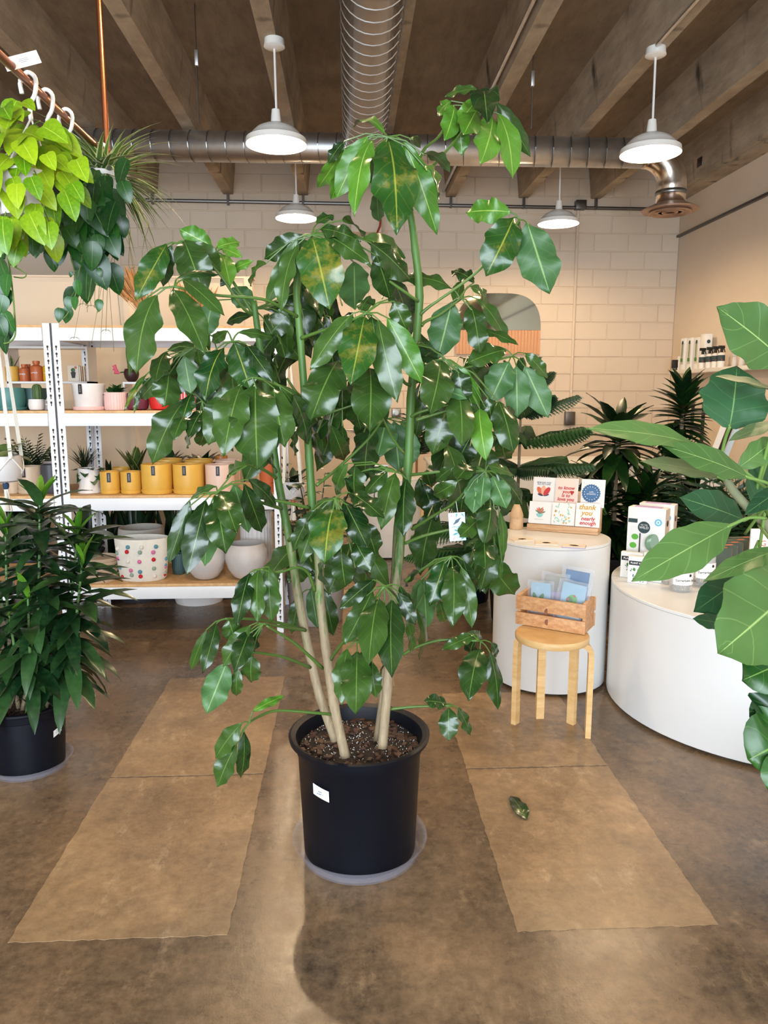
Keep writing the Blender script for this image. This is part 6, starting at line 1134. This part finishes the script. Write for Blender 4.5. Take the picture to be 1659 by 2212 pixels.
# ================================================================== hanging plants on the copper rail
zr_ = P(232, 338, 3.2).z; xr0 = P(232, 338, 3.2).x; xr1 = P(2, 122, 2.1).x
def rail(Y): f = (3.2-Y)/1.1; return Vector((xr0+(xr1-xr0)*f, Y, zr_+(P(2, 122, 2.1).z-zr_)*f))
rl = obj('copper_rail', MB().tube([rail(1.2), rail(3.2)], .0115, 12), 'copper'); tag(rl, 'copper pipe rail carrying the hanging plants at the upper left', 'rail')
pt_ = P(222, 0, 3.2); obj('drop_pipe', MB().tube([rail(3.2)+Vector((0, 0, -.02)), Vector((rail(3.2).x, 3.2, ZC-.01))], .0115, 12), 'copper', rl); obj('elbow', MB().ball(rail(3.2), .017, 12, 8), 'copper', rl); obj('drop_pipe', MB().tube([rail(1.3), Vector((rail(1.3).x, 1.3, ZC-.01))], .0115, 12), 'copper', rl)
leafmat('neon_leaf', (84, 132, 14), (156, 182, 28), .35, (206, 220, 90), .02); leafmat('ivy_leaf', (16, 58, 26), (48, 104, 36), .3, (120, 160, 80), .02); leafmat('spider_leaf', (58, 92, 42), (104, 138, 70), .4, stripe=((206, 210, 160), .33)); pm('vine', (96, 124, 50), .5); pm('runner', (150, 140, 96), .6)
ML['neon'] = leaf_mesh('leaf', HEART, .68, .3, 'neon_leaf', .25); ML['ivy'] = leaf_mesh('leaf', HEART, .66, .25, 'ivy_leaf', .2); ML['spider'] = leaf_mesh('leaf', [.6, 1, 1, .9, .75, .5, .3, .12, 0], .085, .5, 'spider_leaf', .3)
def hang_pot(name, label, Y, px, py, r, h_, mat):
    c = P(px, py, Y); rp = rail(Y); t_ = thing(name, label, 'hanging plant', rp)
    hk = [rp+Vector((-.02, 0, -.03)), rp+Vector((-.022, 0, .004)), rp+Vector((0, 0, .026)), rp+Vector((.02, 0, .01)), rp+Vector((.016, 0, -.03)), rp+Vector((.0, 0, -.06)), rp+Vector((0, 0, -.1))]
    obj('hook', MB().tube(catmull(hk, 4), .0062, 8), 'white_plastic', t_, 'all')
    for k in range(3):
        a = 2.1*k+.5; obj('hanger_strap', MB().tube([rp+Vector((0, 0, -.095)), c+Vector((r*.97*math.cos(a), r*.97*math.sin(a), h_))], .0028, 5), 'white_plastic', t_)
    obj('hanging_pot', MB().lathe([(.001, 0), (r*.72, 0), (r*.76, h_*.05), (r*.95, h_*.85), (r, h_*.9), (r, h_), (r*.94, h_), (r*.9, h_*.8), (.001, h_*.8)], 30, c), mat, t_); obj('soil', MB().lathe([(.001, h_*.86), (r*.9, h_*.86), (r*.9, h_*.84), (.001, h_*.84)], 20, c), 'potting_soil', t_)
    return t_, c, r, h_
# neon trailing plant
t_, c, r, h_ = hang_pot('hanging_neon_vine', 'bright yellow green heart leaved vine hanging at the upper left corner', 2.3, 52, 470, .085, .12, 'pot_white'); rn = random.Random(61)
for k in range(112):
    px, py = rn.uniform(-60, 165), rn.uniform(215, 520)
    if px > 60 and py < 215+(px-60)*1.15: continue
    if (px-52)**2/140**2+(py-365)**2/165**2 > 1: continue
    Y = 2.3+rn.uniform(-.16, .12); p = P(px, py, Y); out = (p-(c+Vector((0, 0, h_)))).normalized()
    d = (out*.6+Vector((rn.uniform(-.5, .5), -.25, -.55-rn.uniform(0, .5)))).normalized(); inst('leaf', ML['neon'], along(p, d, Vector((rn.uniform(-.3, .3), -1, .65)), rn.uniform(.062, .1)), t_)
vn = MB()
for k in range(16): a = rn.uniform(0, 6.28); e = P(rn.uniform(-40, 140), rn.uniform(260, 520), 2.3+rn.uniform(-.1, .1)); vn.tube(catmull([c+Vector((.05*math.cos(a), .05*math.sin(a), h_)), (c+e)/2+Vector((0, 0, .1)), e], 4), .0022, 5)
obj('vines', vn, 'vine', t_, 'all')
# care tag on the rail
p = P(52, 130, 2.18); M = Matrix.Translation(p) @ Matrix.Rotation(R(-22), 4, 'Y') @ Matrix.Rotation(R(15), 4, 'Z'); tgt = thing('rail_tag', 'white plastic plant tag tucked behind the first hook on the copper rail', 'tag', p); tb = obj('tag_card', MB().cbox(-.052, .04, -.0005, .0005, -.017, .017, .0004, M=M), 'paper_cream', tgt); bars([(-.015, .012, 0), (-.012, .01, .004), (-.01, .006, -.004)], 'faint_ink', M @ Matrix.Translation((0, -.001, 0)) @ RX, tb, .001)
# dark ivy-like vine
t_, c, r, h_ = hang_pot('hanging_green_vine', 'dark green heart leaved vine trailing below the neon vine', 2.65, 132, 500, .1, .13, 'pot_charcoal'); rn = random.Random(62)
LV = [(35,515,50,40),(110,520,35,35),(128,545,20,40),(105,530,22,30),(185,440,36,52),(220,475,40,50),(245,495,35,40),(240,520,28,52),(200,540,45,55),(160,430,40,45),(175,505,30,40),(150,480,40,40),(190,600,44,70),(168,615,22,30),(235,590,48,60),(215,655,40,24),(150,650,22,28),(150,675,20,32),(165,650,24,26),(130,675,10,28),(155,590,12,12),(212,585,10,18),(195,470,30,40),(130,460,36,40),(205,410,30,44),(230,440,30,40),(110,470,40,36),(260,480,26,40),(170,455,30,40),(210,520,30,40),(90,500,30,36),(70,520,26,40),(45,545,20,26)]
for (px, py, w_, hh) in LV:
    Y = 2.65+rn.uniform(-.14, .06); p = P(px, py-hh*.35, Y); s_ = hh*1.15*mpp(p); inst('leaf', ML['ivy'], along(p, (rn.uniform(-.35, .35), rn.uniform(-.25, .05), -1), (rn.uniform(-.4, .4), -1, rn.uniform(.0, .5)), s_), t_)
for k in range(130):
    px, py = rn.gauss(165, 48), rn.gauss(435, 52); Y = 2.65+rn.uniform(-.1, .1); p = P(px, py, Y); inst('leaf', ML['ivy'], along(p, (rn.uniform(-.6, .6), rn.uniform(-.4, .1), -.8), (rn.uniform(-.4, .4), -1, rn.uniform(.1, .9)), rn.uniform(.075, .125)), t_)
vn = MB()
for q in ([(150, 480), (200, 540), (195, 620), (190, 650)], [(200, 500), (220, 560), (205, 610), (235, 620)], [(130, 480), (150, 540), (165, 620), (150, 670), (135, 690)], [(190, 480), (180, 540), (168, 600)]): vn.tube(catmull([P(x, y, 2.6) for x, y in q], 5), .002, 5)
obj('vines', vn, 'vine', t_, 'all')
# long trailing vine at the left edge
t_, c, r, h_ = hang_pot('hanging_long_vine', 'long single vine with curled leaves hanging down the left edge', 2.45, -60, 500, .09, .12, 'pot_charcoal'); rn = random.Random(63)
vn = MB(); vl = [(5, 500), (18, 560), (24, 600), (30, 660), (33, 720), (22, 738), (8, 742)]; vn.tube(catmull([P(x, y, 2.4) for x, y in vl], 5), .0028, 6); vn.tube(catmull([P(x, y, 2.42) for x, y in [(0, 490), (30, 560), (35, 575), (20, 570), (55, 590), (50, 600), (30, 598)]], 5), .002, 5); obj('vines', vn, 'vine', t_, 'all')
for (px, py, s_, dx) in ((5, 478, 60, .2), (0, 580, 50, .2), (18, 610, 46, -.3), (12, 640, 50, -.2), (8, 655, 44, -.3), (10, 690, 44, .3), (18, 715, 34, -.1), (12, 735, 44, -.2), (-5, 620, 50, .3), (-8, 700, 46, .4), (-12, 520, 56, .2)):
    p = P(px, py-s_*.4, 2.4+rn.uniform(-.03, .03)); inst('leaf', ML['ivy'], along(p, (dx, -.1, -1), (rn.uniform(-.6, .6), -1, rn.uniform(0, .5)), s_*mpp(p)*1.1), t_)
# spider plant
t_, c, r, h_ = hang_pot('hanging_spider_plant', 'striped spider plant with long runners hanging at the end of the copper rail', 3.1, 225, 455, .1, .13, 'pot_white'); rn = random.Random(64); s0 = c+Vector((0, 0, h_*.9))
for k in range(230):
    a = rn.uniform(0, 6.28); el = rn.uniform(-.55, 1.15); d = Vector((math.cos(a)*math.cos(el), math.sin(a)*math.cos(el), math.sin(el))); inst('leaf', ML['spider'], along(s0+Vector((rn.uniform(-.04, .04), rn.uniform(-.04, .04), 0)), d, Vector((-d.x*d.z, -d.y*d.z, 1)), rn.uniform(.2, .34)), t_)
ru = MB()
for k in range(22):
    x0 = 225+rn.gauss(0, 35); x1 = x0+rn.gauss(0, 45); y1 = rn.uniform(560, 760); Y = 3.1+rn.uniform(-.12, .12); ru.tube(catmull([s0, P(x0, 470, Y), P((x0+x1)/2+rn.gauss(0, 10), 520+rn.uniform(0, 60), Y), P(x1, y1, Y)], 4), .0011, 4)
    if k % 4 == 0:
        for q in range(5): a = q*1.25; inst('leaf', ML['spider'], along(P(x1, y1, Y), (math.cos(a), math.sin(a), .2), (0, 0, 1), .04, 1.6), t_)
obj('runners', ru, 'runner', t_, 'all')

# ================================================================== macrame hangers
pm('rope', (240, 234, 222), .9, bmp=.3, bscale=200); pm('rope_blue', (40, 62, 92), .8)
def macrame(px, pyt, pyb, rpx, Y, topz, label, tie, leafm, nleaf, sz, rs):
    c = P(px, pyb, Y); m_ = mpp(c); r = rpx*m_; h_ = r*1.55; t_ = thing('macrame_hanger', label, 'hanging plant', (c.x, Y, topz)); rn = random.Random(rs); top = Vector((c.x-.01, Y, topz))
    obj('planter_bowl', MB().lathe(potprof('soft', r, h_), 28, c), 'pot_greywhite', t_); obj('soil', MB().lathe([(.001, h_*.86), (r*.84, h_*.86), (r*.84, h_*.84), (.001, h_*.84)], 18, c), 'potting_soil', t_)
    for k in range(4):
        a = math.pi/4+k*math.pi/2; kn = c+Vector((r*1.03*math.cos(a), r*1.03*math.sin(a), h_*.98)); l_ = MB()
        for dx in (-.006, 0, .006): l_.tube([top+Vector((dx*.4, 0, 0)), kn+Vector((dx, 0, 0))], .0028, 5)
        l_.ball(kn, .009, 8, 6); obj('cord', l_, 'rope', t_)
        for s_ in (-1, 1):
            b_ = a+s_*math.pi/4; mid = c+Vector((r*.98*math.cos(b_), r*.98*math.sin(b_), h_*.32)); obj('net_cord', MB().tube(catmull([kn, (kn+mid)/2+Vector((math.cos(b_)*r*.12, math.sin(b_)*r*.12, 0)), mid, c+Vector((0, 0, -.012))], 4), .003, 5), 'rope', t_)
    obj('knot', MB().ball(c+Vector((0, 0, -.018)), .014, 10, 8, sq=(1, 1, 1.6)), tie, t_)
    ts = MB()
    for k in range(26): a, q = rn.uniform(0, 6.28), rn.uniform(.2, 1); ts.tube([c+Vector((.008*math.cos(a), .008*math.sin(a), -.035)), c+Vector((.012*q*math.cos(a), .012*q*math.sin(a), -.07)), c+Vector((.021*q*math.cos(a), .021*q*math.sin(a), -.035-h_*.85))], .0018, 4)
    stuff(obj('tassel', ts, 'rope', t_)); tuft(t_, c+Vector((0, 0, h_*.85)), ML[leafm], nleaf, sz, 2, rs, 'leaf', .0, r*.4)
leafmat('pale_leaf', (120, 150, 84), (196, 200, 130), .4); ML['pale'] = leaf_mesh('leaf', OV, .4, .35, 'pale_leaf')
macrame(12, 745, 1040, 36, 3.4, zr_+.0, 'white rope hanger with a pale bowl at the left edge', 'rope_blue', 'pale', 16, .14, 71)
macrame(633, 640, 1078, 25, 4.3, BZ['top']-.06, 'white rope hanger with a small bowl behind the plant stems', 'terracotta', 'darkov', 16, .13, 72)
bkt = P(633, 1000, 4.3).x; hb = obj('hanger_bracket', MB().tube([(xs1-.02, 4.3, BZ['top']-.05), (bkt, 4.3, BZ['top']-.05), (bkt, 4.3, BZ['top']-.065)], .005, 6), 'white_steel'); tag(hb, 'white bracket on the shelf end holding the small rope hanger', 'bracket')
mcx = P(12, 1040, 3.4).x; hk = obj('ceiling_hook', MB().tube([(mcx-.01, 3.4, zr_), (mcx-.01, 3.4, ZC)], .003, 5), 'rope'); tag(hk, 'cord holding the left rope hanger from the slab', 'cord')

# ================================================================== floor plants at the back
pm('planter_grey', (150, 142, 136), .75, var=.08, vscale=10)
def floorpot(name, label, px, Y, r, h_, mat, z=0): x = XP(px, Y, .3); t_ = thing(name, label, 'plant', (x, Y, z)); obj('pot_body', MB().lathe(potprof('taper', r, h_), 30, (x, Y, z)), mat, t_); obj('soil', MB().lathe([(.001, h_*.86), (r*.84, h_*.86), (r*.84, h_*.84), (.001, h_*.84)], 20, (x, Y, z)), 'potting_soil', t_); return t_, Vector((x, Y, z))
t_, c = floorpot('glossy_zz_plant', 'dark glossy plant in a tall grey planter behind the stems', 682, 4.5, .19, .40, 'planter_grey'); rn = random.Random(81)
for k in range(13):
    a = rn.uniform(0, 6.28); ln = rn.uniform(.4, .75); el = rn.uniform(.8, 1.4); d = Vector((math.cos(a)*math.cos(el), math.sin(a)*math.cos(el), math.sin(el))); s0 = c+Vector((.05*math.cos(a), .05*math.sin(a), .34)); obj('stem', MB().tube([s0, s0+d*ln*.5, s0+d*ln+Vector((math.cos(a)*.05, math.sin(a)*.05, -.03))], [.008, .006, .003], 6), 'dark_green', t_)
    for q in range(12):
        p = s0+d*ln*(.25+.75*q/11); b_ = a+(1.4 if q % 2 else -1.4); inst('leaf', ML['darkov'], along(p, (math.cos(b_)+d.x, math.sin(b_)+d.y, .4), (0, -.4, 1), .085), t_)
# norfolk pine
leafmat('pine_leaf', (18, 52, 22), (46, 92, 34), .6); fm = MB(); fm.tube([(0, 0, 0), (0, .5, .02), (0, 1, -.1)], [.012, .009, .004], 5)
for k in range(17):
    y = .1+.054*k; z = -.1*y*y+.02*y
    for s_ in (-1, 1):
        l_ = .30*math.sin(math.pi*(.2+.72*k/17)); b_ = Vector((0, y, z)); e = Vector((s_*l_*.62, y+l_*.5, z-l_*.6)); m_ = Vector((s_*l_*.42, y+l_*.25, z-l_*.1)); fm.tube([b_, m_, e], [.022, .026, .006], 4)
        for q in range(5):
            p = b_.lerp(m_, .3+.3*q) if q < 3 else m_.lerp(e, (q-2)*.35)
            for w_ in (-1, 1): fm.add([p+Vector((0, -.008, 0)), p+Vector((0, .008, 0)), p+Vector((s_*.012, w_*.04+.02, -.03))], [(0, 1, 2)])
fm.has_uv = True; frm = mesh_of('frond', fm, 'pine_leaf', False)
t_, c = floorpot('potted_pine', 'feathery dark green pine standing behind the card plinth', 1112, 4.42, .16, .28, 'black_plastic'); obj('trunk', MB().tube([c+Vector((0, 0, .2)), c+Vector((.01, 0, 1.5))], [.014, .005], 8), 'cane_bark', t_)
for z, ln, n, el in ((.42, .5, 6, -.1), (.6, .52, 6, -.05), (.78, .52, 6, .05), (.95, .48, 6, .15), (1.1, .44, 6, .3), (1.25, .36, 5, .45), (1.38, .26, 5, .65), (1.48, .16, 4, .95)):
    for k in range(n): a = 6.283*k/n+z*3; d = Vector((math.cos(a)*math.cos(el), math.sin(a)*math.cos(el), math.sin(el))); inst('frond', frm, along(c+Vector((0, 0, z)), d, (0, 0, 1), ln*rn.uniform(.85, 1.1)), t_)
t_, c = floorpot('potted_pine', 'second feathery pine, lower, between the counter and the card plinth', 1015, 4.9, .15, .26, 'black_plastic'); obj('trunk', MB().tube([c+Vector((0, 0, .2)), c+Vector((.01, 0, 1.0))], [.012, .005], 8), 'cane_bark', t_)
for z, ln, n, el in ((.36, .42, 6, -.1), (.52, .42, 6, .0), (.7, .38, 6, .1), (.86, .3, 5, .3), (.98, .2, 5, .7)):
    for k in range(n): a = 6.283*k/n+z*5; d = Vector((math.cos(a)*math.cos(el), math.sin(a)*math.cos(el), math.sin(el))); inst('frond', frm, along(c+Vector((0, 0, z)), d, (0, 0, 1), ln*rn.uniform(.85, 1.1)), t_)
# dracaenas
leafmat('drac_leaf', (8, 30, 14), (34, 72, 22), .35); ML['corn'] = leaf_mesh('leaf', [.5, .8, 1, 1, .9, .6, 0], .24, .3, 'drac_leaf', .3, wave=.05); ML['comp'] = leaf_mesh('leaf', [.6, .9, 1, .95, .8, .5, 0], .25, .18, 'drac_leaf', .4)
def drac(name, label, px, Y, heads, potr, rs):
    t_, c = floorpot(name, label, px, Y, potr, .3, 'pot_charcoal'); rn = random.Random(rs)
    for (hx, hy, n, ln, key, col) in heads:
        h = P(hx, hy, Y+rn.uniform(-.05, .05)); obj('cane', MB().tube(catmull([c+Vector((rn.uniform(-.04, .04), rn.uniform(-.04, .04), .24)), Vector((h.x, h.y, (h.z+.24)/2)), h], 4), .016, 8), 'cane_bark', t_)
        for q in range(n):
            f = q/n; a = q*2.4+rn.uniform(-.3, .3); el = -.5+1.75*f**1.3+rn.uniform(-.15, .15); d = Vector((math.cos(a)*math.cos(el), math.sin(a)*math.cos(el), math.sin(el))); inst('leaf', ML[key], along(h+Vector((0, 0, -col*(1-f))), d, Vector((-d.x*d.z*.6, -d.y*d.z*.6, 1)), ln*rn.uniform(.8, 1.15)), t_)
drac('corn_dracaena', 'broad leaved dark dracaena behind the card plinth, against the block wall', 1335, 4.9, ((1335, 935, 46, .34, 'corn', .16), (1310, 1060, 46, .36, 'corn', .24), (1370, 1100, 46, .34, 'corn', .24), (1320, 1190, 44, .36, 'corn', .24), (1290, 1120, 36, .34, 'corn', .2)), .17, 91)
drac('compact_dracaena', 'tall dense compact dracaena near the right corner', 1478, 5.35, ((1478, 850, 96, .25, 'comp', .36), (1445, 985, 64, .27, 'comp', .34), (1500, 1040, 50, .27, 'comp', .3)), .16, 92)
drac('compact_dracaena', 'smaller dark dracaena behind the globe gift boxes', 1405, 4.75, ((1398, 1060, 46, .26, 'comp', .22), (1425, 1140, 40, .26, 'comp', .22), (1380, 1190, 34, .26, 'comp', .2)), .15, 93)
# striped and palm foliage behind the wide plinth
leafmat('calathea_leaf', (34, 66, 30), (70, 104, 48), .4, (170, 190, 120), .05, lat=6); ML['cal'] = leaf_mesh('leaf', OV, .5, .3, 'calathea_leaf', .2)
t_, c = floorpot('striped_calathea', 'calathea with striped leaves behind the sign at right', 1640, 4.3, .15, .5, 'pot_charcoal'); tuft(t_, c+Vector((0, 0, .43)), ML['cal'], 26, .42, 2, 95, 'leaf', .5, .05)
t_, c = floorpot('potted_palm', 'dark feathery palm behind the boxed kits', 1560, 4.5, .15, .4, 'pot_charcoal'); tuft(t_, c+Vector((0, 0, .35)), ML['frond'], 30, .62, 2, 96, 'frond', .45, .05)
# dark bowl plant on the wall under the mirror
Yw = YB-.26; a, b_ = P(1010, 800, Yw), P(1110, 800, Yw); bt = thing('mirror_plant', 'plant in a dark bowl below the arched mirror', 'plant', ((a.x+b_.x)/2, Yw, P(1060, 850, Yw).z)); q = WL[bt.name]; obj('bowl_body', MB().lathe(potprof('soft', (b_.x-a.x)*.42, .3), 28, q), 'cocoa', bt); tuft(bt, q+Vector((0, 0, .26)), ML['swordd'], 14, .3, .8, 97, wx=.4); obj('bracket', MB().box(q.x-.12, q.x+.12, Yw-.1, YB-.002, q.z-.03, q.z-.001), 'oak', bt, False)
# leaf fallen on the floor
g = G(1120, 1748); rn = random.Random(99); lfm = blade(G(1136, 1772)+Vector((0, 0, .006)), G(1103, 1722)+Vector((0, 0, .006)), .052, (0, 0, 1), None, wave=.05, bulge=.05, fold=.1, rnd=rn, prof=RND); tag(obj('fallen_leaf', lfm, ['tree_leaf', 'tree_leaf_under'], None, 'all'), 'single green leaf lying on the concrete floor right of the black pot', 'leaf')
